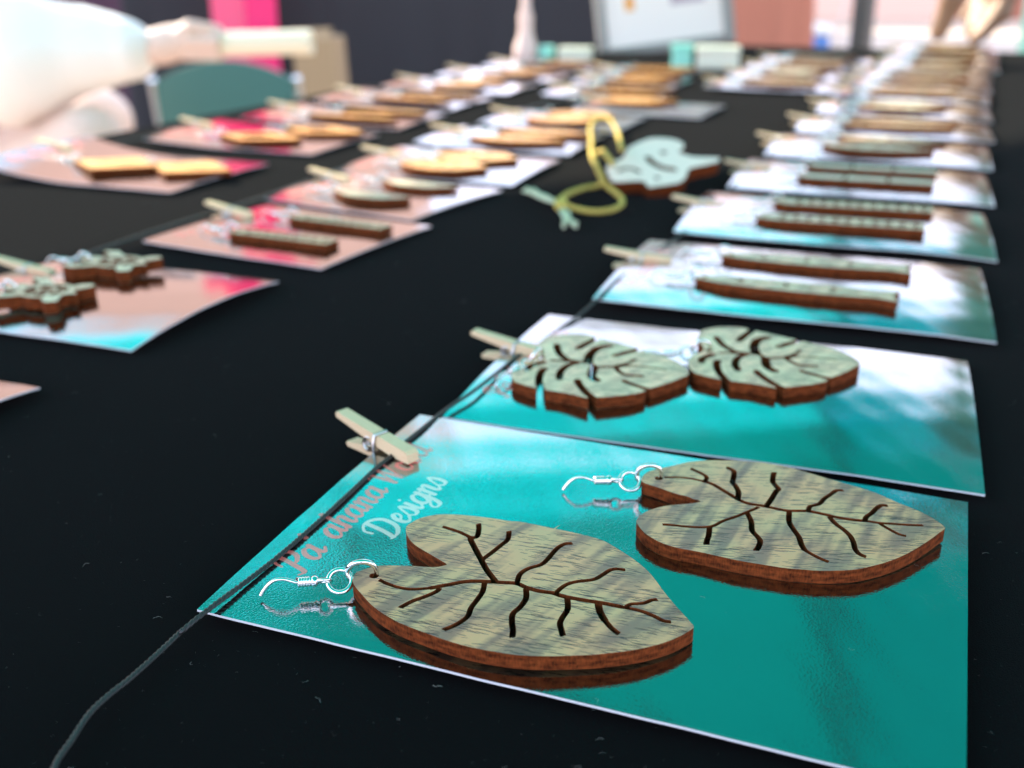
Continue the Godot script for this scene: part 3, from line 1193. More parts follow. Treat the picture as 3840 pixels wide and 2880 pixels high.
func booths() -> void:
	tag(skirted(Vector3(-0.62, -0.74, -5.1), 0.02, Vector3(1.95, 0.79, 0.75), 0.022, "draped_table", M.dark_cloth, 4), "black draped stall table behind the earring table, widest of the draped tables", "table")
	tag(skirted(Vector3(-2.15, -0.74, -5.7), 0.1, Vector3(1.3, 0.86, 0.7), 0.02, "draped_table", M.plum_cloth, 9), "dark plum draped stall table at the far left behind the pink banner", "table")
	tag(skirted(Vector3(1.08, -0.74, -5.35), -0.1, Vector3(0.52, 0.84, 0.5), 0.03, "draped_table", M.clay_cloth, 14), "narrow stand draped in clay red cloth right of the framed price sheet", "stand")
	# pink banner: a tall strip with a hot pink half
	var bn := thing("pink_banner", Vector3(-1.035, -0.74, -4.45), 0.2)
	for h in 2:
		var m := MB.new()
		m.box(Transform3D(Basis(), Vector3(-0.062 + h * 0.124, 1.28, 0.003 * h)), Vector3(0.122, 1.86, 0.008), 0.002)
		part("panel", m, [M.pale_pink_cloth, M.pink_cloth][h], bn)
	var pl := MB.new()
	pl.lathe([Vector2(0.011, 0), Vector2(0.011, 2.25)], 10, Transform3D(Basis(), Vector3(0.0, 0, -0.02)))
	part("pole", pl, M.steel, bn)
	var ft := MB.new()
	ft.box(Transform3D(Basis(), Vector3(0, 0.01, -0.02)), Vector3(0.36, 0.02, 0.26), 0.004)
	part("base", ft, M.pole, bn)
	tag(bn, "tall hot pink banner in front of the dark stall cloths", "banner")
	# tan carton in front of the black drape
	var bx := thing("tan_carton", Vector3(-0.70, -0.74, -4.2), -0.2)
	var m1 := MB.new()
	m1.box(Transform3D(Basis(Vector3(0, 0, 1), 0.05), Vector3(0.0, 0.29, 0)), Vector3(0.165, 0.57, 0.12), 0.008)
	part("body", m1, M.tan_card, bx)
	var m2 := MB.new()
	m2.box(Transform3D(Basis(Vector3(0, 0, 1), 0.05) * Basis(Vector3(1, 0, 0), -0.5), Vector3(-0.03, 0.585, 0.03)), Vector3(0.16, 0.04, 0.006), 0.002)
	part("flap", m2, M.tan_card, bx)
	tag(bx, "tall tan carton standing before the black draped table", "carton")
	# folding chair with a rounded teal back
	var ch := thing("folding_chair", Vector3(-0.70, -0.74, -2.75), 0.15)
	var back := PackedVector2Array()
	for i in 21:
		var u := i / 20.0 * 2.0 - 1.0
		back.append(Vector2(u * 0.165, 0.555 + 0.048 * (1.0 - u * u)))
	back.append(Vector2(0.16, 0.34))
	back.append(Vector2(-0.16, 0.34))
	var bk := MB.new()
	bk.prism(back, -0.009, 0.009)
	part("backrest", bk, M.teal_plastic, ch)
	var st := MB.new()
	st.box(Transform3D(Basis(), Vector3(0, 0.30, -0.17)), Vector3(0.33, 0.02, 0.32), 0.008)
	part("seat", st, M.teal_plastic, ch)
	for s in [-1, 1]:
		for k in 2:
			var lg := MB.new()
			if k == 0:
				lg.tube(PackedVector3Array([Vector3(s * 0.172, 0.0, -0.36), Vector3(s * 0.172, 0.30, -0.13), Vector3(s * 0.172, 0.56, 0.0)]), 0.011, 10)
			else:
				lg.tube(PackedVector3Array([Vector3(s * 0.155, 0.0, 0.10), Vector3(s * 0.155, 0.30, -0.16)]), 0.011, 10)
			part("leg", lg, M.steel, ch)
	tag(ch, "folding chair with a rounded teal back beyond the table's left edge", "chair")
	# cool box and bench out on the sunlit paving
	var cb := thing("cool_box", Vector3(2.1, -0.74, -8.6), 0.2)
	var c1 := MB.new()
	c1.box(Transform3D(Basis(), Vector3(0, 0.17, 0)), Vector3(0.5, 0.34, 0.34), 0.03)
	part("tub", c1, mat("blue_plastic", Color(0.06, 0.17, 0.42), 0.4), cb)
	var c2 := MB.new()
	c2.box(Transform3D(Basis(), Vector3(0, 0.375, 0)), Vector3(0.52, 0.07, 0.36), 0.02)
	part("lid", c2, M.trim, cb)
	tag(cb, "blue cool box with a pale lid on the sunlit paving", "cool box")
	var tb := thing("trestle_table", Vector3(4.1, -0.74, -10.2), -0.1)
	var t1 := MB.new()
	t1.box(Transform3D(Basis(), Vector3(0, 0.70, 0)), Vector3(2.6, 0.05, 0.7), 0.01)
	part("table_top", t1, M.teal_plastic, tb)
	for s in [-1, 1]:
		for k in [-1, 1]:
			var lg := MB.new()
			lg.tube(PackedVector3Array([Vector3(s * 1.15, 0, k * 0.28), Vector3(s * 1.05, 0.68, k * 0.26)]), 0.018, 8)
			part("leg", lg, M.steel, tb)
	tag(tb, "long teal topped trestle table far out on the sunlit paving", "table")


func table() -> void:
	var org := ALONG * 0.285 + ACROSS * -0.024
	var turn := atan2(-ACROSS.z, ACROSS.x)
	var tb := thing("market_table", Vector3(org.x, -0.74, org.z), turn)
	var t := MB.new()
	t.box(Transform3D(Basis(), Vector3(0, 0.719, 0)), Vector3(0.70, 0.03, 1.77), 0.004)
	part("table_top", t, M.grey_frame, tb)
	for s in [-1, 1]:
		for k in [-1, 1]:
			var lg := MB.new()
			lg.tube(PackedVector3Array([Vector3(s * 0.32, 0, k * 0.78), Vector3(s * 0.32, 0.703, k * 0.72)]), 0.014, 8)
			part("leg", lg, M.steel, tb)
	tag(tb, "folding market table hidden under the black velvet cloth", "table")
	# the cloth: top with faint ripples, rounded edge, hanging sides
	var b := MB.new()
	var nx := 60
	var nz := 130
	var hx := 0.38
	var hz := 0.915
	var drop := 0.62
	var ns := noise(7.0, 12, 2)
	var us := []
	for i in nx + 1:
		us.append((float(i) / nx * 2 - 1) * (hx + drop))
	for j in nz + 1:
		for i in nx + 1:
			var u: float = us[i]
			var w := (float(j) / nz * 2 - 1) * (hz + drop)
			var ou := maxf(0, absf(u) - hx)
			var ow := maxf(0, absf(w) - hz)
			var p := Vector3(clampf(u, -hx, hx), 0, clampf(w, -hz, hz))
			var o := maxf(ou, ow)
			if o <= 0.0:
				var fade := clampf((absf(u) - 0.20) / 0.15, 0, 1)
				p.y = -0.0006 - 0.0006 * (1 + ns.get_noise_2d(u, w))
			else:
				var r := 0.012
				var an := minf(o / r, PI / 2)
				var outw := Vector3(signf(u) if ou > 0 else 0.0, 0, signf(w) if ow > 0 else 0.0).normalized()
				var fall := maxf(0, o - r * PI / 2)
				var fold := 0.02 * fall / drop * (1 + sin((u if ow > ou else w) * 26.0 + 3.0 * ns.get_noise_2d(u, w)))
				p += outw * (sin(an) * r + fold) + Vector3(0, -0.001 - (1 - cos(an)) * r - fall, 0)
			b.add(p, Vector3.UP if o <= 0.0 else Vector3(signf(u) * ou, 0.01, signf(w) * ow).normalized())
	for j in nz:
		for i in nx:
			var a := j * (nx + 1) + i
			b.quad(a, a + 1, a + nx + 2, a + nx + 1)
	var st := SurfaceTool.new()
	st.create_from(mesh_of([b], [M.velvet]), 0)
	st.generate_normals()
	var o := put("tablecloth", st.commit(), self, Transform3D(Basis(Vector3.UP, turn), org))
	o.mesh.surface_set_material(0, M.velvet)
	tag(o, "black velvet cloth covering the whole earring table", "tablecloth")


# twisted cord: three strands round a curve
func twisted(path: PackedVector3Array, r: float, pitch: float, m: MB, sides := 6) -> void:
	var n := path.size()
	for s in 3:
		var q := PackedVector3Array()
		var run := 0.0
		for i in n:
			var d := (path[mini(i + 1, n - 1)] - path[maxi(i - 1, 0)]).normalized()
			if i > 0:
				run += path[i].distance_to(path[i - 1])
			var x := d.cross(Vector3.UP).normalized()
			var y := x.cross(d)
			var an := TAU * (run / pitch + s / 3.0)
			q.append(path[i] + (x * cos(an) + y * sin(an)) * r * 0.5)
		m.tube(q, r * 0.56, sides)


func resample(p: PackedVector3Array, step: float) -> PackedVector3Array:
	var r := PackedVector3Array([p[0]])
	var left := step
	for i in p.size() - 1:
		var a := p[i]
		var l := a.distance_to(p[i + 1])
		var at := left
		while at <= l:
			r.append(a.lerp(p[i + 1], at / l))
			at += step
		left = at - l
	return r


func hero(spec: Dictionary, wood: String, base_y: float, thick: float, grain: float, shift: Vector2, step: float) -> Node3D:
	var o := thing("earring", Vector3(spec.at.x * MM, base_y, spec.at.y * MM))
	var slots := []
	for s in spec.slots:
		slots.append([s[0], smooth2(pts2(s[1]), 4)])
	var c := cutout(smooth2(pts2(spec.outline), 3, true), slots, [disc(Vector2.ZERO, spec.hole, 20)], thick, step, grain, shift)
	put("wood_pendant", mesh_of(c, [M[wood], M.wood_edge]), o)
	return o


func row_label(n: int) -> String:
	return ["nearest", "second", "third", "fourth", "fifth", "sixth", "seventh", "eighth", "ninth", "tenth", "eleventh", "twelfth", "thirteenth", "fourteenth", "fifteenth", "sixteenth"][n]


func add_card(at: Vector3, yaw: float, small: bool, c: Array, label: String, group: String) -> MeshInstance3D:
	var L := 63.0 if small else (72.0 if group.contains("middle") else 88.9)
	var W := 57.0 if small else (60.0 if group.contains("middle") else 63.5)
	var o := put("earring_card", card_mesh(L, W, c, M.foil_small if small else M.foil), self, Transform3D(Basis(Vector3.UP, -yaw), at))
	tag(o, label, "card", group)
	return o


func cards() -> void:
	# the cord that carries the right-hand row
	var path := smooth3(pts3([-44.5, 0.5, -81.5, -45.8, 0.5, -88.1, -45.6, 0.5, -92.4, -45.3, 0.5, -96.6, -44.3, 0.5, -99.8, -43.0, 0.5, -102.7, -41.4, 0.5, -107.2, -39.9, 0.5, -111.9]), 8)
	path.append_array(smooth3(pts3([-39.70, 0.80, -111.37, -37.38, 1.60, -114.81, -31.58, 1.93, -126.32, -25.92, 2.48, -139.67, -21.21, 2.79, -152.52, -19.21, 2.86, -157.09, -17.61, 2.90, -162.07, -15.31, 2.90, -167.63, -11.45, 2.40, -178.29, -6.28, 2.90, -187.18, 0.80, 2.40, -205.31, 3.58, 1.70, -213.04, 10.47, 1.80, -225.15, 17.85, 2.00, -241.38, 26.44, 2.40, -263.62, 33.14, 1.70, -278.45, 37.89, 1.80, -291.42, 49.00, 2.20, -311.90, 60.84, 1.70, -344.75, 85.35, 1.90, -406.27]), 10))
	var tail := PackedVector3Array([path[path.size() - 1]])
	for i in 9:
		tail.append(Vector3(0.0855 + 0.0295 * (i + 1), 0.0018, -0.4068 - 0.0717 * (i + 1)))
	path.append_array(tail)
	var m := MB.new()
	twisted(resample(path, 0.0004), 0.00036, 0.0024, m)
	tag(part("cord", m, M.black_cord), "thin twisted black cord under the clothespins of the right-hand card row", "cord")
	var m2 := MB.new()
	var lp := smooth3(pts3([-190, 1, -60, -160, 1.6, -130, -140, 1.8, -180, -124, 1.8, -262, -108, 1.8, -315, -84, 1.8, -372, -62, 1.8, -437, -36, 1.8, -505, -8, 1.8, -575, 30, 1.8, -670, 70, 1.8, -770, 110, 1.8, -870]), 8)
	m2.tube(lp, 0.0005, 6)
	tag(part("cord", m2, M.black_cord), "thin black cord under the clothespins of the middle card row", "cord")
	var m3 := MB.new()
	m3.tube(smooth3(pts3([-330, 1, -330, -250, 2, -420, -192, 3, -440, -158, 3, -525, -124, 2, -600, -90, 2, -690, -60, 2, -770, -30, 2, -850]), 8), 0.0005, 6)
	tag(part("cord", m3, M.black_cord), "thin black cord under the clothespins of the card row at the table's left edge", "cord")

	# ---- right-hand row
	var R1 := "cards in the right-hand row"
	var c1 := [0.55, 0.3, 0.20, -0.2, 1.5]
	add_card(Vector3(0.0139, 0, -0.1297), 0.3715, false, c1, "nearest glossy card, lettered in red, under two big wooden leaf earrings", R1)
	var l1 := hero({"at": Vector2(-31.32, 9.77), "hole": 0.62,
	"outline": [-2.61, 0.97, -2.46, -0.6, -1.81, -1.27, -0.66, -1.95, 0.53, -2.35, 2.38, -2.37, 4.87, -2.22, 6.74, -1.96, 8.1, -2.01, 9.06, -2.44, 8.92, -2.79, 8.26, -3.46, 6.91, -4.91, 5.27, -6.63, 4.27, -7.89, 3.5, -9.41, 3.01, -11.22, 3.02, -12.53, 3.66, -13.59, 4.64, -14.66, 6.19, -15.45, 7.79, -15.76, 9.82, -15.61, 11.85, -15.23, 14.54, -14.56, 17.22, -13.65, 18.52, -13.5, 21.8, -12.12, 24.38, -11.03, 26.93, -9.83, 28.8, -8.78, 30, -7.76, 31.72, -5.52, 33.35, -3.1, 34.67, -0.54, 35.47, 1.93, 36.12, 4.32, 36.95, 6.84, 37.78, 9.07, 38.34, 10.66, 38.53, 11.66, 37.22, 12.94, 35.38, 14.22, 33.06, 15.29, 30.8, 15.99, 28.6, 16.41, 26.41, 16.74, 23.7, 16.89, 21, 16.94, 18.31, 16.73, 16.17, 16.26, 13.98, 15.61, 11.77, 14.76, 9.51, 13.63, 7.77, 12.58, 6.01, 11.51, 4.21, 10.33, 2.97, 9.23, 1.69, 8.01, 0.34, 6.36, -1.13, 4.04, -2.04, 2.52],
	"slots": [[0.30, [0.78, 1.02, 2.61, 2.36, 4.72, 3.15, 7.21, 2.97]],
		[0.40, [7.21, 2.97, 9.44, 2.24, 11.81, 1.5, 14.22, 1.53, 16.03, 1.78, 17.96, 2.02, 19.12, 2.91, 20.77, 3.79, 22.42, 4.24, 23.68, 5, 26.56, 5.98, 28.39, 6.52, 30.63, 7.37]],
		[0.33, [30.63, 7.37, 32.74, 8.21, 34.32, 9.43, 35.12, 10.23, 35.99, 10.53]],
		[0.36, [8.41, 3.09, 8.1, 3.73, 6.87, 4.78, 5.3, 5.81, 4.02, 7.13]],
		[0.36, [13.99, 1.86, 13.8, 3.81, 13.14, 5.7, 12.5, 7.34, 12.21, 8.95, 11.46, 10.12, 10.48, 11.08, 9.51, 11.74]],
		[0.38, [19.14, 3.24, 19.12, 5.36, 18.4, 7.21, 17.53, 8.62, 17.41, 10.39, 17.53, 11.94, 17.45, 13.26]],
		[0.42, [15.37, 1.55, 14.16, -1.28, 13.36, -3.86, 12.52, -6.53, 11.95, -8.53, 11.85, -9.41]],
		[0.33, [11.85, -9.34, 11.25, -9.93, 10.03, -10.98, 7.99, -12.25]],
		[0.38, [11.92, -9.23, 12.69, -9.53, 12.9, -11.33, 12.83, -12.92]],
		[0.36, [13.61, -3.74, 14.71, -5.28, 15.95, -7.22, 16.84, -8.71, 17.02, -10.88]],
		[0.36, [18.05, 1.91, 18.43, -0.09, 19.54, -1.44, 21.16, -2.34, 22.07, -3.74, 22.74, -5.16, 23.56, -6.61, 24.48, -7.46, 25.32, -7.58]],
		[0.34, [22.77, 4.25, 23.53, 3.08, 24.4, 2.22, 25.63, 1.69, 27.59, 1.27, 28.75, 0.28, 29.81, -0.84, 30.7, -1.17, 31.72, -0.92]],
		[0.32, [30.97, 7.48, 31.74, 6.77, 33.27, 6.59, 34.27, 5.98, 34.99, 5.82]],
		[0.38, [24.13, 5.43, 24.08, 7.69, 23.37, 9.49, 23.04, 10.66, 23.15, 12.01, 23.28, 13.05]],
		[0.46, [27.81, 6.51, 27.9, 8.35, 28.33, 10.14]],
		[0.38, [28.33, 10.14, 29, 11.7, 29.69, 12.75]]]}, "koa", 0.0019, 1.9, 0.30, Vector2(14, 30), 0.17)
	add_hook(l1, 0.12)
	var tilt := Basis(Vector3(cos(0.3715), 0, sin(0.3715)), 0.0236)
	l1.basis = tilt
	l1.position = Vector3(-0.01740, 0.00157, -0.11997)
	tag(l1, "veined wooden leaf earring lying in front on the nearest card, below the lettering", "earring", "taro leaf earrings")
	var l2 := hero({"at": Vector2(7.90, -16.41), "hole": 0.62,
	"outline": [-2.62, 0.48, -2.07, -1.22, -0.89, -2.53, 0.78, -3.3, 2.97, -4.22, 4.82, -5.15, 6.88, -5.75, 9.36, -5.9, 11.81, -5.77, 14.22, -5.54, 16.55, -4.94, 19.79, -3.52, 22.34, -1.59, 24.81, 0.42, 27.74, 2.65, 30.51, 5.06, 32.52, 7.76, 34.55, 10.14, 35.67, 11.77, 36.46, 13.58, 36.78, 14.79, 36.69, 15.51, 35.61, 16.51, 33.98, 18.07, 31.67, 20.11, 28.84, 22.29, 26.27, 23.82, 23.9, 24.85, 21.64, 25.59, 19.03, 25.83, 17.01, 25.81, 15.06, 25.49, 13.09, 25.18, 10.32, 24.28, 7.43, 23.26, 5.05, 22.15, 2.13, 20.8, 0.14, 20.06, -1.81, 18.8, -2.94, 17.53, -3.94, 15.92, -4.58, 13.83, -4.68, 12.72, -4.23, 11.6, -3.19, 10.25, -1.95, 9.34, -0.51, 8.66, 1.25, 8.21, 2.99, 7.96, 4.17, 7.67, 5.07, 7.39, 4.76, 6.84, 4.02, 6.46, 3.32, 5.72, 1.72, 4.84, 0.47, 3.7, -0.59, 2.81, -1.67, 2.03, -2.42, 1.38],
	"slots": [[0.27, [0.87, -0.25, 2.67, -0.35, 4.52, 0.08, 6.39, 1.01]],
		[0.38, [6.39, 1.01, 7.54, 1.93, 8.38, 3.21, 9.71, 5.46, 10.59, 6.93, 11.74, 8.02, 13.43, 8.64, 14.65, 9.25, 16.6, 10.14, 18.26, 10.23, 19.68, 10.37, 21.37, 11.2, 23.31, 12.25, 25.32, 12.96, 26.9, 13.21]],
		[0.30, [26.9, 13.21, 28.37, 13.78, 29.94, 14.03, 32.01, 14.39, 34.04, 14.53]],
		[0.30, [28.34, 13.89, 29.01, 15.22, 29.93, 16.74, 30.8, 17.35]],
		[0.34, [6.77, 0.89, 7.1, -0.4, 6.26, -1.87, 5.23, -3.04]],
		[0.42, [10.4, 6.69, 10.94, 4.5, 10.85, 2.49, 10.63, 1.47, 11.1, -0.07, 11.5, -2.18, 10.74, -3.32]],
		[0.42, [14.11, 8.65, 15.2, 6.76, 16.43, 4.34, 16.89, 3.6, 16.58, 1.57, 16.98, -0.24, 17.45, -1.55]],
		[0.30, [12.88, 9.1, 11.02, 10.47, 9.09, 11.81, 7.23, 12.9, 5.68, 14.21, 4.3, 14.59, 2.03, 14.42, 0.44, 14.02, -1.17, 13.78]],
		[0.40, [5.08, 14.53, 4.59, 16.79, 4.16, 18.05, 3.89, 19.09]],
		[0.40, [10.96, 10.81, 11.03, 13.19, 10.65, 15.59, 10.99, 17.1, 11.15, 18.36, 10.64, 19.8, 10.13, 20.71]],
		[0.40, [16.84, 10.56, 16.2, 13.27, 16.28, 15.25, 16.52, 17.39, 16.38, 19.27, 16.45, 20.7]],
		[0.32, [16.45, 20.7, 17.19, 21.92, 17.97, 22.92, 18.75, 23.68]],
		[0.38, [22.05, 12.01, 22.33, 13.8, 23.09, 15.78, 23.42, 17.28, 23.36, 18.96, 23.1, 20.6, 23.27, 21.81, 23.84, 22.51]],
		[0.36, [19.6, 10.26, 20.15, 8.98, 21.57, 8.3, 22.8, 6.64, 24.23, 5.21, 25.19, 4.23, 26.05, 4.25]],
		[0.38, [26.57, 13.2, 27.13, 12.09, 28.24, 10.97, 29.34, 9.6, 30.27, 8.79, 30.95, 8.97]]]}, "koa", 0.0026, 1.9, 0.08, Vector2(15, 18), 0.17)
	add_hook(l2, 0.02)
	l2.basis = tilt
	l2.position = Vector3(0.02181, 0.00248, -0.14615)
	tag(l2, "veined wooden leaf earring farther back on the nearest card, nearer its right corner", "earring", "taro leaf earrings")
	add_card(Vector3(0.0401, 0, -0.193), 0.3317, false, [1.0, 0.45, 0.4, -0.2], "second glossy card of the right-hand row, under two split-leaf earrings", R1)
	var mspec := {"at": Vector2(5.73, -201.04), "hole": 0.80,
	"outline": [-5.47, 12.52, -5.82, 8.84, -4.97, 5.04, -3.74, 2.76, -2.01, 1.46, -0.72, -1.11, -0.59, -6.82, 0.26, -10.38, 1.9, -13.23, 5.65, -14.72, 9.59, -14.47, 12.06, -12.25, 15.7, -9.18, 18.04, -6.82, 20.16, -5.27, 21.46, -3.36, 23.74, -1.48, 25.82, 1.46, 27.26, 5.04, 27.54, 8.84, 25.65, 11.2, 22.94, 13.83, 20.37, 15.76, 18.84, 17.02, 17.78, 18.28, 15.38, 19.52, 11.9, 20.44, 8.92, 21.04, 7.35, 21.04, 4.07, 18.9, 1.16, 17.65, -0.43, 17.02, -1.56, 16.39, -3.85, 14.47],
	"slots": [[0.74, [-0.34, 18.28, -0.78, 12.52, -0.2, 7.82, 0.57, 6.09]],
		[0.74, [8.97, 21.95, 7.52, 18.28, 6.6, 14.47, 6.38, 12.19]],
		[0.62, [19.26, 17.34, 16.98, 15.12, 14.9, 12.65]],
		[0.82, [20.71, -5.66, 17.19, -3.36, 14.49, -1.33]],
		[0.82, [12.36, -12.82, 9.2, -8.39, 7.51, -5.66]],
		[0.54, [1.93, 1.46, 4.87, 1.82, 8.99, 2.76, 10.31, 4.9, 13.93, 5.04, 16.91, 4.33]],
		[0.29, [16.91, 4.33, 20.44, 5.39, 23.61, 6.99]],
		[0.74, [3.28, -8, 3.59, -2.98, 4.92, 0.73, 6.34, 2.04]],
		[0.96, [9, 2.55, 9.52, -1.48, 11.32, -5.66, 14.01, -7.45]],
		[0.74, [-2.94, 6.78, -2.05, 4.33, 0.44, 2.19]],
		[0.74, [3.12, 11.53, 3.39, 7.82, 5, 4.33, 6.78, 2.91]],
		[0.89, [9.99, 12.52, 9.12, 9.86, 10.05, 5.04]],
		[0.51, [13.93, 5.04, 15.23, 9.18, 18.69, 10.19]],
		[0.45, [13.69, 5.04, 16.57, 2.91, 18.25, 0.88]]]}
	var ml := hero(mspec, "koa_pale", 0.0017, 2.1, 0.2, Vector2(20, 28), 0.22)
	add_hook(ml, 0.9)
	tag(ml, "wooden split-leaf earring beside the second clothespin, left one of its card", "earring", "split-leaf earrings")
	var mr := ml.duplicate()
	mr.name = numbered("earring")
	add_child(mr, true)
	mr.position = ml.position + Vector3(0.0335, 0, -0.0045)
	mr.rotation.y = 0.05
	for ch in ["jump_ring", "link_ring", "ear_wire"]:
		mr.get_node(ch).rotation.y = 0.05
	tag(mr, "wooden split-leaf earring lying right of the other on the second card", "earring", "split-leaf earrings")
	place_clip(Vector3(-0.0285, 0.0010, -0.1680), Vector3(-0.0155, 0.0010, -0.1555), "small wooden clothespin on the nearest card, above the red lettering")
	place_clip(Vector3(-0.0080, 0.0, -0.2140), Vector3(0.0080, 0.0, -0.2055), "small wooden clothespin touching the left split-leaf earring on the second card")

	var kinds := ["", "", "paddle", "tribal", "bamboo", "leaf", "slim", "leaf", "bamboo", "slim", "paddle", "leaf", "tribal", "slim", "leaf"]
	var words := {"paddle": "paddle shaped earring", "tribal": "triangle-cut bar earring", "bamboo": "bamboo shaped bar earring", "leaf": "pointed oval leaf earring", "slim": "long slim blade earring", "crescent": "crescent earring", "bar": "short triangle-cut earring", "rhomb": "diamond shaped earring", "kite": "large kite shaped earring", "disc": "rounded leaf earring", "turtle": "turtle earring"}
	for i in range(2, 15):
		var at := Vector3(0.0716 + 0.0290 * (i - 2), 0, -0.2648 - 0.0707 * (i - 2))
		var yaw: float = 0.33 + [0.0, 0.05, 0.0, -0.005, 0.0, 0.02, -0.02][i % 7]
		if i == 3:
			at = Vector3(0.1001, 0, -0.3334)
		if i > 10:
			at.x += 0.006
		var cr := [rng.randf_range(0.9, 1.15), rng.randf_range(0.7, 1.3), rng.randf_range(0.2, 0.9), rng.randf_range(-0.3, 0.3)]
		add_card(at, yaw, false, cr, "%s card from the camera in the right-hand row, holding two %ss" % [row_label(i), words[kinds[i]]], R1)
		var a := Vector3(cos(yaw), 0, sin(yaw))
		var b := Vector3(sin(yaw), 0, -cos(yaw))
		var y: float = (cr[0] + cr[1] + 0.42) * MM
		var wood := "koa_pale" if i % 3 != 1 else "maple"
		for k in 2:
			var lx := -0.021 + 0.004 * k + rng.randf_range(-0.002, 0.002)
			var lz: float = [-0.0125, 0.0125][k]
			place_earring(kinds[i], wood, at + a * lx + b * lz + Vector3(0, y - 0.0002, 0), -yaw + rng.randf_range(-0.05, 0.03), "%s, %s one on the %s card of the right-hand row" % [words[kinds[i]], ["nearer", "farther"][k], row_label(i)], "earrings of the right-hand row")
		var jaw := at - a * 0.0345 + b * 0.006
		place_clip(jaw - a * 0.018 + Vector3(rng.randf_range(-0.001, 0.001), 0, rng.randf_range(-0.002, 0.003)), jaw, "small wooden clothespin at the left end of the %s card of the right-hand row" % row_label(i), "clothespins of the right-hand row")

	# ---- middle row, small cards
	var mid := [
		[-129, -177, 0.33, "turtle"], [-99, -253, 0.36, "turtle"], [-66, -321, 0.47, "bar"], [-45, -381, 0.52, "crescent"],
		[-24, -439, 0.34, "disc"], [0, -509, 0.33, "leaf"], [27, -575, 0.36, "disc"], [78, -630, 0.40, "leaf"],
		[62, -712, 0.35, "slim"], [84, -785, 0.38, "leaf"], [102, -858, 0.35, "bamboo"]]
	for i in mid.size():
		var d: Array = mid[i]
		var big := i > 3
		var at := Vector3(d[0], 0, d[1]) * MM
		var yaw: float = d[2]
		var cr := [rng.randf_range(0.4, 0.7), rng.randf_range(0.15, 0.4), rng.randf_range(0.5, 1.4), rng.randf_range(-0.3, 0.3)]
		if i < 2:
			cr = [2.1, 0.2, 0.3, 0.0]
		add_card(at, yaw, not big, cr, "%s card from the camera in the middle row, holding two %ss" % [row_label(i), words[d[3]]], "cards in the middle row")
		var a := Vector3(cos(yaw), 0, sin(yaw))
		var b := Vector3(sin(yaw), 0, -cos(yaw))
		var y: float = (cr[0] + cr[1] + 0.42) * MM
		for k in 2:
			var lx := -0.010 if not big else -0.014
			lx += 0.004 * k + rng.randf_range(-0.001, 0.001)
			var lz: float = [-0.0125, 0.0115][k]
			if d[3] == "turtle":
				lz = [-0.013, 0.0145][k]
				lx = [-0.013, -0.015][k]
			if i == 7:
				lz = [0.006, 0.021][k]
				lx -= 0.022
			place_earring(d[3], "maple" if d[3] in ["turtle", "crescent"] else ("koa_gold" if i > 3 else "koa_pale"), at + a * lx + b * lz + Vector3(0, y, 0), -yaw + rng.randf_range(-0.05, 0.05), "%s, %s one on the %s card of the middle row" % [words[d[3]], ["nearer", "farther"][k], row_label(i)], "earrings of the middle row")
		var half := 0.0315 if not big else 0.036
		var jaw := at - a * (half - 0.010) + b * 0.008
		place_clip(jaw - a * 0.018, jaw, "small wooden clothespin at the left end of the %s card of the middle row" % row_label(i), "clothespins of the middle row")

	# ---- row along the left edge, in the sun
	var left := [[-152, -432, 0.36, "rhomb", 6.0], [-116, -516, 0.36, "kite", 2.5], [-88, -592, 0.33, "slim", 2.0], [-64, -672, 0.36, "slim", 2.0], [-34, -752, 0.34, "disc", 1.5], [-4, -832, 0.36, "leaf", 1.2], [28, -912, 0.35, "slim", 1.2]]
	for i in left.size():
		var d: Array = left[i]
		var at := Vector3(d[0], 0, d[1]) * MM
		var yaw: float = d[2]
		var cr := [0.6, 0.2, d[4], -0.1]
		add_card(at, yaw, false, cr, "%s card from the camera at the table's left edge, holding two %ss" % [row_label(i), words[d[3]]], "cards at the left edge")
		var a := Vector3(cos(yaw), 0, sin(yaw))
		var b := Vector3(sin(yaw), 0, -cos(yaw))
		for k in 2:
			var lx: float = [-0.012, -0.006][k]
			var lz: float = [-0.014, 0.012][k]
			if d[3] == "rhomb":
				lx = [-0.018, 0.012][k]
				lz = [-0.005, 0.002][k]
			if d[3] == "kite":
				lx = [-0.012, 0.004][k]
				lz = [-0.012, 0.018][k]
			place_earring(d[3], "koa_gold", at + a * lx + b * lz + Vector3(0, (1.25 + 0.25 * d[4] * (0.4 if lx < 0 else 0.0)) * MM, 0), -yaw + rng.randf_range(-0.06, 0.06), "sunlit %s, %s one on the %s card at the left edge" % [words[d[3]], ["nearer", "farther"][k], row_label(i)], "earrings at the left edge")
		var jaw := at - a * 0.0335 + b * 0.008 + Vector3(0, d[4] * 0.55 * MM, 0)
		place_clip(jaw - a * 0.018, jaw, "sunlit small wooden clothespin on the %s card at the table's left edge" % row_label(i), "clothespins at the left edge")

	# ---- short far row between the two
	var far := [[178, -752, "paddle"], [206, -824, "leaf"], [234, -896, "tribal"], [262, -968, "slim"]]
	for i in far.size():
		var d: Array = far[i]
		var at := Vector3(d[0], 0, d[1]) * MM
		var yaw := 0.35
		add_card(at, yaw, false, [0.9, 0.8, 0.6, 0.0], "%s card of the short far row, between the middle and right-hand rows" % row_label(i), "cards of the short far row")
		var a := Vector3(cos(yaw), 0, sin(yaw))
		var b := Vector3(sin(yaw), 0, -cos(yaw))
		for k in 2:
			place_earring(d[2], "maple" if i % 2 else "koa_pale", at + a * -0.02 + b * [-0.0125, 0.0125][k] + Vector3(0, 0.0021, 0), -yaw, "wooden %s, %s one on the %s card of the short far row" % [words[d[2]], ["nearer", "farther"][k], row_label(i)], "earrings of the short far row")
		var jaw := at - a * 0.0345 + b * 0.006
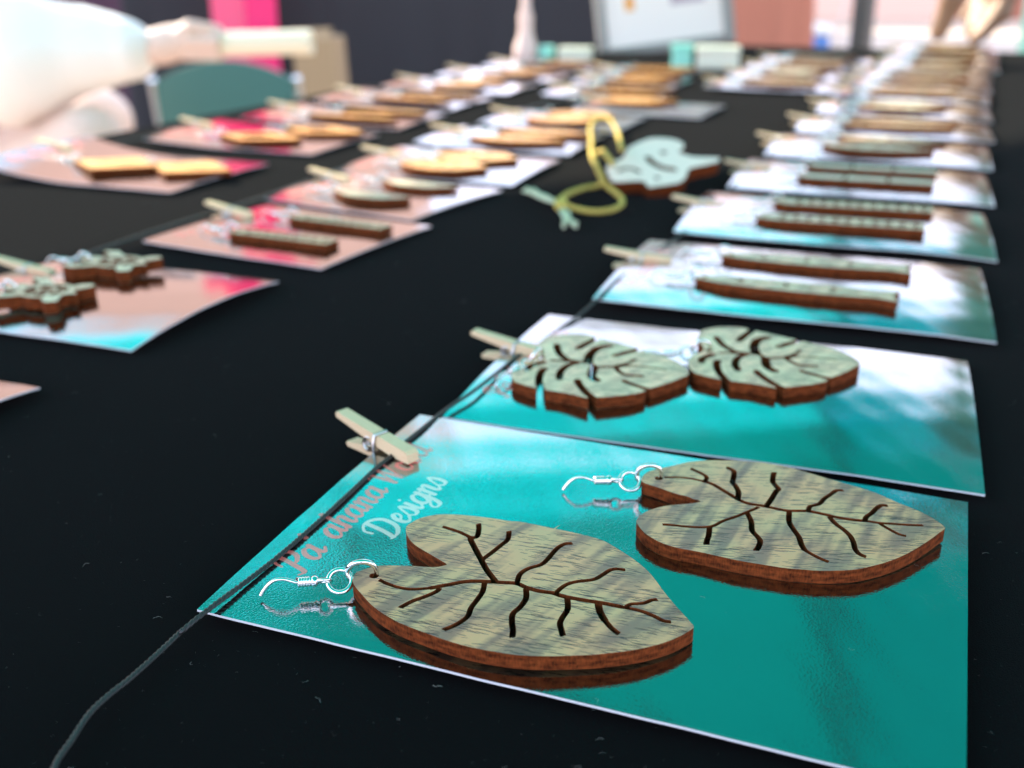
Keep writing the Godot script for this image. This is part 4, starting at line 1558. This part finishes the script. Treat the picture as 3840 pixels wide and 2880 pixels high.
		place_clip(jaw - a * 0.018, jaw, "small wooden clothespin on the %s card of the short far row" % row_label(i), "clothespins of the short far row")


func pendant() -> void:
	var spec := {"at": Vector2(36.44, -5.91), "hole": 1.30,
	"outline": [-2.06, 1.06, 0.14, -2.14, 3.73, -4.29, 6.24, -10.85, 8.49, -13.63, 12.87, -17.01, 15.96, -18.71, 20.37, -18.71, 24.65, -17.57, 27.26, -14.75, 26.88, -11.41, 24.83, -8.65, 26.95, -7, 30.78, -5.37, 39.6, -4.83, 38.65, -2.14, 32.6, 0.53, 27.53, 2.65, 26.25, 6.31, 24.37, 10.43, 21.36, 12.47, 15.66, 13.99, 11.69, 15, 10.86, 11.96, 9.84, 10.94, 6.22, 10.94, -0.22, 11.45, -1.68, 8.38, -2.26, 4.22],
	"slots": [[1.30, [13.23, -4.83, 14.87, -1.07, 18.25, 2.12, 22.1, 3.17]],
		[1.00, [18.74, -8.37, 19.92, -8.65]],
		[0.80, [1.97, 4.22, 3.76, 2.91, 7.17, 2.65, 9.49, 5.27]],
		[0.90, [15.1, 8.38, 15.58, 9.15]]]}
	var o := hero(spec, "bone", 0.0, 5.0, 0.3, Vector2.ZERO, 0.6)
	o.name = "carved_pendant"
	o.position = Vector3(0.0364, 0.0036, -0.3993)
	o.rotation.x = 0.3840
	o.get_child(0).name = "carving"
	tag(o, "pale carved pendant with cut-out holes on a yellow cord, loose on the black cloth", "pendant")
	var m := MB.new()
	var p := smooth3(pts3([35.0, 11.0, -383.2, 34.9, 10.0, -409.1, 36.7, 6.0, -443.5, 35.4, 3.0, -456.4, 34.1, 2.0, -465.6, 33.5, 2.0, -441.9, 33.1, 2.0, -415.2, 33.7, 2.2, -390.3, 35.8, 2.4, -374.5, 37.3, 1.6, -367.9, 36.3, 1.3, -360.1, 32.8, 1.3, -352.4, 27.4, 1.3, -349.1, 22.4, 1.5, -350.6, 17.9, 2.2, -354.0, 15.8, 3.0, -353.5]), 8)
	twisted(resample(p, 0.0012), 0.00095, 0.005, m)
	var p2 := smooth3(pts3([15.6, 3.0, -351.8, 17.0, 2.0, -366.8, 19.5, 1.3, -378.7, 25.5, 1.3, -389.0, 30.8, 1.4, -393.1, 32.6, 3.2, -389.6, 32.3, 4.4, -407.2, 32.0, 4.0, -433.6, 33.4, 3.2, -465.7, 35.4, 3.0, -492.1, 36.9, 3.2, -521.9, 39.3, 4.5, -542.1, 45.0, 4.5, -560.2, 48.3, 4.5, -552.0, 49.2, 4.0, -539.1, 48.3, 4.0, -504.8, 39.3, 14.0, -396.0]), 8)
	twisted(resample(p2, 0.0012), 0.00095, 0.005, m)
	tag(part("yellow_cord", m, M.yellow_cord), "yellow twisted cord looped through the pale carved pendant, knotted beside it", "cord")
	var cord := get_node("yellow_cord")
	var k := MB.new()
	for q in [[16.2, 1.2, -357.1, 15.1, 2.6, -356.3, 16.4, 3.2, -357.7, 17.1, 2.4, -354.7, 15.7, 1.4, -354.4], [17.2, 1.6, -363.0, 15.7, 2.8, -357.9, 14.9, 2.6, -352.0, 16.4, 1.6, -352.6]]:
		k.tube(smooth3(pts3(q), 6), 0.0013, 8)
	part("knot", k, M.yellow_cord, cord)
	var fr := MB.new()
	for e in [[15.5, 2.2, -356.5, 10.8, 2.0, -366.8, 6.1, 1.2, -384.6], [16.0, 1.6, -353.5, 16.9, 1.2, -342.3, 18.0, 1.0, -328.7]]:
		var q := pts3(e)
		for i in 9:
			var sp := PackedVector3Array()
			for j in q.size():
				sp.append(q[j] + Vector3(rng.randf_range(-1, 1), rng.randf_range(-0.3, 0.5), rng.randf_range(-1, 1)) * 0.0012 * (0.35 + j * 0.9))
			fr.tube(smooth3(sp, 5), 0.00045, 5)
	part("frayed_end", fr, M.frayed_cord, cord)


func far_table_things() -> void:
	# price sheets in tilted frames
	for k in 1:
		var o := thing("framed_price_sheet", [Vector3(0.148, -0.001, -1.090), Vector3(0.590, -0.001, -1.125)][k], [-0.10, -0.55][k])
		var xf := Transform3D(Basis(Vector3(0, 0, 1), [0.14, -0.12][k]) * Basis(Vector3(1, 0, 0), -0.22), Vector3(0, 0.004, 0))
		var f := MB.new()
		var w := 0.120
		var h := 0.205
		for s in [[-w / 2, h / 2, 0.010, h + 0.01], [w / 2, h / 2, 0.010, h + 0.01]]:
			f.box(xf * Transform3D(Basis(), Vector3(s[0], s[1], 0)), Vector3(s[2], s[3], 0.012), 0.002)
		for y in [0.0, h]:
			f.box(xf * Transform3D(Basis(), Vector3(0, y, 0)), Vector3(w - 0.0102, 0.010, 0.0118), 0.002)
		part("frame", f, M.grey_frame, o)
		var p := MB.new()
		var c := []
		for q in [[-1, 0], [1, 0], [1, 1], [-1, 1]]:
			c.append(p.add(xf * Vector3(q[0] * (w / 2 - 0.005), 0.005 + q[1] * (h - 0.01), 0.001), (xf.basis * Vector3(0, 0, 1)).normalized(), Vector2((q[0] + 1) / 2.0, 1 - q[1])))
		p.quad(c[0], c[1], c[2], c[3])
		var im := Image.create(148, 200, false, Image.FORMAT_RGB8)
		im.fill(Color(0.97, 0.90, 0.87))
		for r in [[14, 14, 46, 10], [14, 52, 50, 12], [20, 82, 30, 10], [12, 112, 52, 9], [58, 92, 12, 14], [58, 140, 14, 12], [88, 106, 40, 14], [88, 70, 40, 12], [84, 150, 44, 16], [84, 30, 44, 12], [18, 136, 26, 6]]:
			im.fill_rect(Rect2i(r[0], r[1], r[2], r[3]), Color(0.62, 0.68, 0.70) if r[0] < 80 else Color(0.74, 0.62, 0.66))
		im.fill_rect(Rect2i(26, 152, 12, 14), Color(0.95, 0.62, 0.25))
		var pm := mat("price_paper_%d" % k, Color(1, 1, 1), 0.15)
		pm.albedo_texture = ImageTexture.create_from_image(im)
		part("sheet", p, pm, o)
		var st := MB.new()
		bar(st, xf * Vector3(0, h * 0.62, -0.008), Vector3(0, 0.004, -0.10), 0.012)
		part("easel_leg", st, M.grey_frame, o)
		tag(o, ["mint tinted price sheet in a grey frame leaning at the far end of the table", "framed price sheet at the far right corner of the table, beside the reaching hand"][k], "sign")
	var v := MB.new()
	v.lathe([Vector2(0.0, 0.0), Vector2(0.0095, 0.0), Vector2(0.0105, 0.003), Vector2(0.0100, 0.012), Vector2(0.0068, 0.020), Vector2(0.0058, 0.028), Vector2(0.0066, 0.036), Vector2(0.0045, 0.042), Vector2(0.0030, 0.062), Vector2(0.0042, 0.065), Vector2(0.0, 0.066)], 28, Transform3D())
	tag(part("bud_vase", v, M.blush, self, Transform3D(Basis(), Vector3(0.012, -0.001, -0.99))), "pale pink slender bud vase at the far end of the table", "vase")
	var tp := MB.new()
	tp.lathe([Vector2(0.003, 0.0), Vector2(0.0066, 0.0), Vector2(0.007, 0.002), Vector2(0.007, 0.010), Vector2(0.0066, 0.012), Vector2(0.003, 0.012), Vector2(0.003, 0.0)], 28, Transform3D())
	tag(part("tape_roll", tp, M.mint_plastic, self, Transform3D(Basis(), Vector3(0.030, -0.001, -0.99))), "small round mint tape roll beside the pink vase", "tape roll")
	for k in 3:
		var b := thing("small_box", [Vector3(0.055, -0.001, -0.985), Vector3(0.137, -0.001, -0.915), Vector3(0.164, -0.001, -0.905)][k], [-0.2, -0.15, -0.15][k])
		var s: Vector3 = [Vector3(0.028, 0.011, 0.018), Vector3(0.016, 0.018, 0.016), Vector3(0.033, 0.017, 0.020)][k]
		var m := MB.new()
		m.box(Transform3D(Basis(), Vector3(0, s.y * 0.38, 0)), Vector3(s.x, s.y * 0.76, s.z), 0.001)
		part("body", m, [M.cream_box, M.mint_plastic, M.cream_box][k], b)
		var l := MB.new()
		l.box(Transform3D(Basis(), Vector3(0, s.y * 0.88, 0)), Vector3(s.x + 0.002, s.y * 0.24, s.z + 0.002), 0.001)
		part("lid", l, [M.cream_box, M.mint_plastic, M.cream_box][k], b)
		tag(b, ["flat pale cream box beside the mint tape roll at the far end", "small mint box below the framed price sheet", "pale cream box touching the mint box below the price sheet"][k], "box")


func people() -> void:
	# someone seated on a stool beyond the left edge, arm stretched out in the sun with a paper roll in the hand
	var p := thing("person", Vector3(-1.25, -0.77, -1.75))
	var o := Vector3(-1.25, -0.74, -1.75)
	p.position += Vector3(-0.13, 0.0, -0.47)
	var sh := Vector3(-1.04, 0.03, -1.70)
	var body := []
	var L := func(a: Array, b: Array, ra: float, rb: float) -> void:
		body.append([a[0] - o.x, a[1] - o.y, a[2] - o.z, b[0] - o.x, b[1] - o.y, b[2] - o.z, ra, rb])
	L.call([-1.26, -0.40, -1.76], [-1.20, -0.10, -1.74], 0.15, 0.13)
	L.call([-1.20, -0.10, -1.74], [-1.15, 0.04, -1.72], 0.14, 0.13)
	L.call([-1.14, 0.04, -1.86], [-1.10, 0.04, -1.60], 0.07, 0.07)
	L.call([-1.12, 0.08, -1.72], [-1.09, 0.17, -1.72], 0.055, 0.05)
	L.call([-1.09, 0.20, -1.72], [-1.08, 0.32, -1.72], 0.075, 0.085)
	L.call([-1.01, 0.24, -1.72], [-0.985, 0.25, -1.72], 0.014, 0.010)
	L.call([-1.09, 0.25, -1.815], [-1.09, 0.28, -1.815], 0.012, 0.014)
	L.call([-1.09, 0.25, -1.625], [-1.09, 0.28, -1.625], 0.012, 0.014)
	L.call([-1.10, 0.02, -1.62], [-0.78, -0.07, -1.64], 0.062, 0.046)
	L.call([-0.78, -0.07, -1.64], [-0.52, -0.033, -1.66], 0.048, 0.026)
	L.call([-0.52, -0.033, -1.66], [-0.465, -0.020, -1.665], 0.028, 0.034)
	# far arm resting on the knee
	L.call([-1.14, 0.02, -1.86], [-1.00, -0.22, -1.90], 0.055, 0.042)
	L.call([-1.00, -0.22, -1.90], [-0.80, -0.20, -1.86], 0.04, 0.028)
	for s in [0, 1]:
		var kz: float = [-1.60, -1.88][s]
		var kx: float = [-0.66, -0.74][s]
		L.call([-1.22, -0.44, -1.70 - s * 0.12], [kx, -0.20, kz], 0.085, 0.062)
		L.call([kx, -0.20, kz], [kx - 0.03, -0.63, kz], 0.06, 0.04)
		L.call([kx - 0.06, -0.67, kz], [kx + 0.13, -0.685, kz], 0.034, 0.024)
	part("body", skin(body, 0.014, 0.03), M.skin_light, p)
	# fingers round the roll
	var hand := []
	for i in 4:
		var x := -0.478 + i * 0.019 - o.x
		var cy := -0.030 - o.y
		var cz := -1.665 - o.z
		var pts := []
		for a in [2.2, 1.2, 0.2, -0.9, -1.9]:
			pts.append(Vector3(x, cy + sin(a) * 0.026, cz + cos(a) * 0.026))
		hand.append_array(chain(pts, [0.010, 0.0095, 0.009, 0.0085, 0.0075]))
	hand.append_array(chain([Vector3(-0.500 - o.x, -0.02 - o.y, -1.645 - o.z), Vector3(-0.465 - o.x, 0.002 - o.y, -1.643 - o.z), Vector3(-0.430 - o.x, 0.0 - o.y, -1.648 - o.z)], [0.013, 0.011, 0.008]))
	part("hand", skin(hand, 0.004, 0.006), M.skin_light, p)
	# loose white shirt, shorts, hair
	var shirt := []
	L = func(a: Array, b: Array, ra: float, rb: float) -> void:
		shirt.append([a[0] - o.x, a[1] - o.y, a[2] - o.z, b[0] - o.x, b[1] - o.y, b[2] - o.z, ra, rb])
	L.call([-1.26, -0.36, -1.76], [-1.20, -0.10, -1.74], 0.175, 0.155)
	L.call([-1.20, -0.10, -1.74], [-1.14, 0.05, -1.72], 0.160, 0.135)
	L.call([-1.14, 0.06, -1.86], [-1.10, 0.06, -1.60], 0.082, 0.085)
	L.call([-1.10, 0.04, -1.62], [-0.80, -0.052, -1.64], 0.128, 0.118)
	L.call([-0.80, -0.052, -1.64], [-0.60, -0.040, -1.655], 0.116, 0.062)
	L.call([-1.14, 0.04, -1.86], [-1.04, -0.16, -1.89], 0.075, 0.075)
	var sb := skin(shirt, 0.014, 0.03)
	var sn := noise(9.0, 40, 3)
	for i in sb.v.size():
		sb.v[i] += sb.n[i] * 0.012 * sn.get_noise_3dv(sb.v[i])
	part("shirt", sb, M.cotton_white, p)
	var shorts := []
	L = func(a: Array, b: Array, ra: float, rb: float) -> void:
		shorts.append([a[0] - o.x, a[1] - o.y, a[2] - o.z, b[0] - o.x, b[1] - o.y, b[2] - o.z, ra, rb])
	L.call([-1.26, -0.43, -1.70], [-0.90, -0.30, -1.64], 0.115, 0.095)
	L.call([-1.26, -0.43, -1.82], [-0.95, -0.32, -1.86], 0.115, 0.095)
	part("shorts", skin(shorts, 0.014, 0.03), M.olive_cloth, p)
	var hr := []
	L = func(a: Array, b: Array, ra: float, rb: float) -> void:
		hr.append([a[0] - o.x, a[1] - o.y, a[2] - o.z, b[0] - o.x, b[1] - o.y, b[2] - o.z, ra, rb])
	L.call([-1.115, 0.26, -1.72], [-1.10, 0.345, -1.72], 0.085, 0.082)
	part("hair", skin(hr, 0.012, 0.02), M.hair, p)
	for s in [-1, 1]:
		var e := MB.new()
		e.lathe([Vector2(0, -0.011), Vector2(0.008, -0.008), Vector2(0.011, 0), Vector2(0.008, 0.008), Vector2(0, 0.011)], 12, Transform3D(Basis(), Vector3(-1.005 - o.x, 0.285 - o.y, -1.72 + s * 0.032 - o.z)))
		part("eye", e, M.hair, p)
	tag(p, "seated person in a loose white shirt, arm stretched out in full sun holding a roll", "person")
	var st := thing("stool", Vector3(-1.38, -0.74, -2.23))
	var seat := MB.new()
	seat.lathe([Vector2(0, 0.13), Vector2(0.15, 0.13), Vector2(0.16, 0.14), Vector2(0.16, 0.155), Vector2(0.15, 0.165), Vector2(0, 0.165)], 28, Transform3D())
	part("seat", seat, M.tan_card, st)
	for i in 4:
		var lg := MB.new()
		var d := Vector3(cos(i * PI / 2 + 0.7), 0, sin(i * PI / 2 + 0.7))
		lg.tube(PackedVector3Array([d * 0.15, d * 0.11 + Vector3(0, 0.135, 0)]), 0.012, 8)
		part("leg", lg, M.tan_card, st)
	tag(st, "low round stool under the person in white", "stool")
	var rl := MB.new()
	rl.lathe([Vector2(0.006, 0), Vector2(0.0215, 0), Vector2(0.022, 0.001), Vector2(0.022, 0.284), Vector2(0.0215, 0.285), Vector2(0.006, 0.285), Vector2(0.006, 0.0)], 28, Transform3D(Basis(Vector3(0, 0, 1), -PI / 2 + 0.02), Vector3.ZERO))
	tag(part("paper_roll", rl, M.cream_paper, self, Transform3D(Basis(), Vector3(-0.66, -0.063, -2.138))), "cream paper roll held in the sunlit hand at the upper left", "paper roll")

	# a shopper at the far right end, one hand reaching down to the cards
	var q := thing("person", Vector3(0.98, -0.74, -1.36))
	o = q.position
	body = []
	L = func(a: Array, b: Array, ra: float, rb: float) -> void:
		body.append([a[0] - o.x, a[1] - o.y, a[2] - o.z, b[0] - o.x, b[1] - o.y, b[2] - o.z, ra, rb])
	L.call([0.98, 0.18, -1.36], [0.96, 0.36, -1.35], 0.14, 0.125)
	L.call([0.96, 0.36, -1.35], [0.93, 0.60, -1.34], 0.13, 0.13)
	L.call([0.86, 0.64, -1.22], [0.97, 0.64, -1.50], 0.07, 0.07)
	L.call([0.91, 0.70, -1.34], [0.89, 0.79, -1.33], 0.055, 0.05)
	L.call([0.87, 0.82, -1.32], [0.88, 0.93, -1.33], 0.075, 0.088)
	L.call([0.80, 0.855, -1.29], [0.785, 0.85, -1.285], 0.013, 0.010)
	L.call([0.86, 0.87, -1.235], [0.86, 0.90, -1.235], 0.012, 0.014)
	L.call([0.90, 0.87, -1.415], [0.90, 0.90, -1.415], 0.012, 0.014)
	L.call([0.86, 0.63, -1.22], [0.70, 0.38, -1.19], 0.055, 0.042)
	L.call([0.70, 0.38, -1.19], [0.515, 0.165, -1.175], 0.042, 0.027)
	L.call([0.97, 0.63, -1.50], [1.06, 0.36, -1.52], 0.055, 0.042)
	L.call([1.06, 0.36, -1.52], [0.98, 0.16, -1.42], 0.04, 0.027)
	for s in [-1, 1]:
		L.call([0.98, 0.12, -1.36 + s * 0.09], [0.98, -0.28, -1.36 + s * 0.10], 0.092, 0.062)
		L.call([0.98, -0.28, -1.36 + s * 0.10], [1.0, -0.66, -1.36 + s * 0.10], 0.058, 0.04)
		L.call([1.02, -0.70, -1.36 + s * 0.10], [0.82, -0.715, -1.36 + s * 0.11], 0.036, 0.024)
	part("body", skin(body, 0.014, 0.03), M.skin_tan, q)
	hand = []
	var K := Vector3(0.475, 0.092, -1.165)
	hand.append_array(chain([Vector3(0.515, 0.165, -1.175) - o, Vector3(0.495, 0.13, -1.172) - o, Vector3(0.478, 0.098, -1.17) - o], [0.025, 0.029, 0.026]))
	hand.append_array(chain([Vector3(0.500, 0.130, -1.195) - o, Vector3(0.487, 0.095, -1.196) - o], [0.020, 0.018]))
	for i in 4:
		var dz: float = [0.012, -0.010, -0.031, -0.050][i]
		var s: float = [1.0, 1.08, 1.0, 0.82][i]
		hand.append_array(chain([K + Vector3(0.008, 0, dz) - o, K + Vector3(0.022, -0.036 * s, dz) - o, K + Vector3(0.016, -0.060 * s, dz) - o, K + Vector3(0.001, -0.080 * s, dz * 0.8) - o], [0.0105, 0.0095, 0.0085, 0.007]))
	hand.append_array(chain([Vector3(0.492, 0.128, -1.15) - o, Vector3(0.458, 0.085, -1.138) - o, Vector3(0.435, 0.048, -1.140) - o, Vector3(0.428, 0.014, -1.148) - o], [0.018, 0.0135, 0.0115, 0.009]))
	part("hand", skin(hand, 0.004, 0.008), M.skin_tan, q)
	var top := []
	L = func(a: Array, b: Array, ra: float, rb: float) -> void:
		top.append([a[0] - o.x, a[1] - o.y, a[2] - o.z, b[0] - o.x, b[1] - o.y, b[2] - o.z, ra, rb])
	L.call([0.98, 0.16, -1.36], [0.96, 0.36, -1.35], 0.155, 0.14)
	L.call([0.96, 0.36, -1.35], [0.93, 0.61, -1.34], 0.145, 0.142)
	L.call([0.86, 0.65, -1.22], [0.97, 0.65, -1.50], 0.082, 0.082)
	L.call([0.86, 0.63, -1.22], [0.77, 0.49, -1.20], 0.072, 0.064)
	L.call([0.97, 0.63, -1.50], [1.03, 0.46, -1.515], 0.072, 0.064)
	part("shirt", skin(top, 0.014, 0.03), M.olive_cloth, q)
	var tr := []
	L = func(a: Array, b: Array, ra: float, rb: float) -> void:
		tr.append([a[0] - o.x, a[1] - o.y, a[2] - o.z, b[0] - o.x, b[1] - o.y, b[2] - o.z, ra, rb])
	for s in [-1, 1]:
		L.call([0.98, 0.12, -1.36 + s * 0.08], [0.98, -0.28, -1.36 + s * 0.10], 0.115, 0.085)
		L.call([0.98, -0.28, -1.36 + s * 0.10], [1.0, -0.66, -1.36 + s * 0.10], 0.083, 0.07)
	part("trousers", skin(tr, 0.014, 0.03), M.denim, q)
	hr = []
	L = func(a: Array, b: Array, ra: float, rb: float) -> void:
		hr.append([a[0] - o.x, a[1] - o.y, a[2] - o.z, b[0] - o.x, b[1] - o.y, b[2] - o.z, ra, rb])
	L.call([0.90, 0.86, -1.335], [0.89, 0.95, -1.335], 0.085, 0.085)
	part("hair", skin(hr, 0.012, 0.02), M.hair, q)
	for s in [-1, 1]:
		var e := MB.new()
		e.lathe([Vector2(0, -0.011), Vector2(0.008, -0.008), Vector2(0.011, 0), Vector2(0.008, 0.008), Vector2(0, 0.011)], 12, Transform3D(Basis(), Vector3(0.805 - o.x, 0.895 - o.y, -1.30 + s * 0.032 - o.z)))
		part("eye", e, M.hair, q)
	tag(q, "person at the far right reaching a tanned hand down to pick up an earring", "person")


func lint() -> void:
	# stray fibres and specks on the velvet
	var mm := MultiMesh.new()
	mm.transform_format = MultiMesh.TRANSFORM_3D
	var f := MB.new()
	f.tube(smooth3(PackedVector3Array([Vector3(-1, 0, 0), Vector3(-0.3, 0.3, 0.25), Vector3(0.3, 0.1, 0.3), Vector3(1, 0.2, -0.2)]), 4), 0.017, 4)
	mm.mesh = mesh_of([f], [M.fibre])
	var at := []
	for i in 5200:
		var z := -0.05 - 0.75 * pow(rng.randf(), 1.6)
		var x := rng.randf_range(-0.62, 0.62) * -z + rng.randf_range(-0.03, 0.03)
		var p := Vector3(x, 0, z)
		if p.dot(ACROSS) < -0.39:
			continue
		var s := rng.randf_range(0.0002, 0.0006)
		if rng.randf() < 0.90:
			s = rng.randf_range(0.00006, 0.00018)
		at.append(Transform3D(Basis(Vector3.UP, rng.randf() * TAU).scaled(Vector3(s, s * rng.randf_range(0.3, 1.4), s * rng.randf_range(-1.1, 1.1))), p + Vector3(0, 0.0001, 0)))
	for i in 60:
		var lx := rng.randf_range(-44, 44)
		var lz := rng.randf_range(-31, 31)
		var y := card_height(lx, lz, 88.9, 63.5, [0.55, 0.3, 0.20, -0.2, 1.5]) + 0.34
		var p := Vector3(0.0139, y * MM, -0.1297) + (Vector3(cos(0.3715), 0, sin(0.3715)) * lx + Vector3(-sin(0.3715), 0, cos(0.3715)) * lz) * MM
		var s := rng.randf_range(0.00004, 0.00014) if rng.randf() < 0.85 else rng.randf_range(0.0002, 0.0004)
		at.append(Transform3D(Basis(Vector3.UP, rng.randf() * TAU).scaled(Vector3(s, s * 0.4, s)), p))
	mm.instance_count = at.size()
	for i in at.size():
		mm.set_instance_transform(i, at[i])
	var o := MultiMeshInstance3D.new()
	o.name = "lint"
	o.multimesh = mm
	add_child(o)
	tag(o, "pale lint fibres and specks scattered over the black velvet", "lint", "", "stuff")
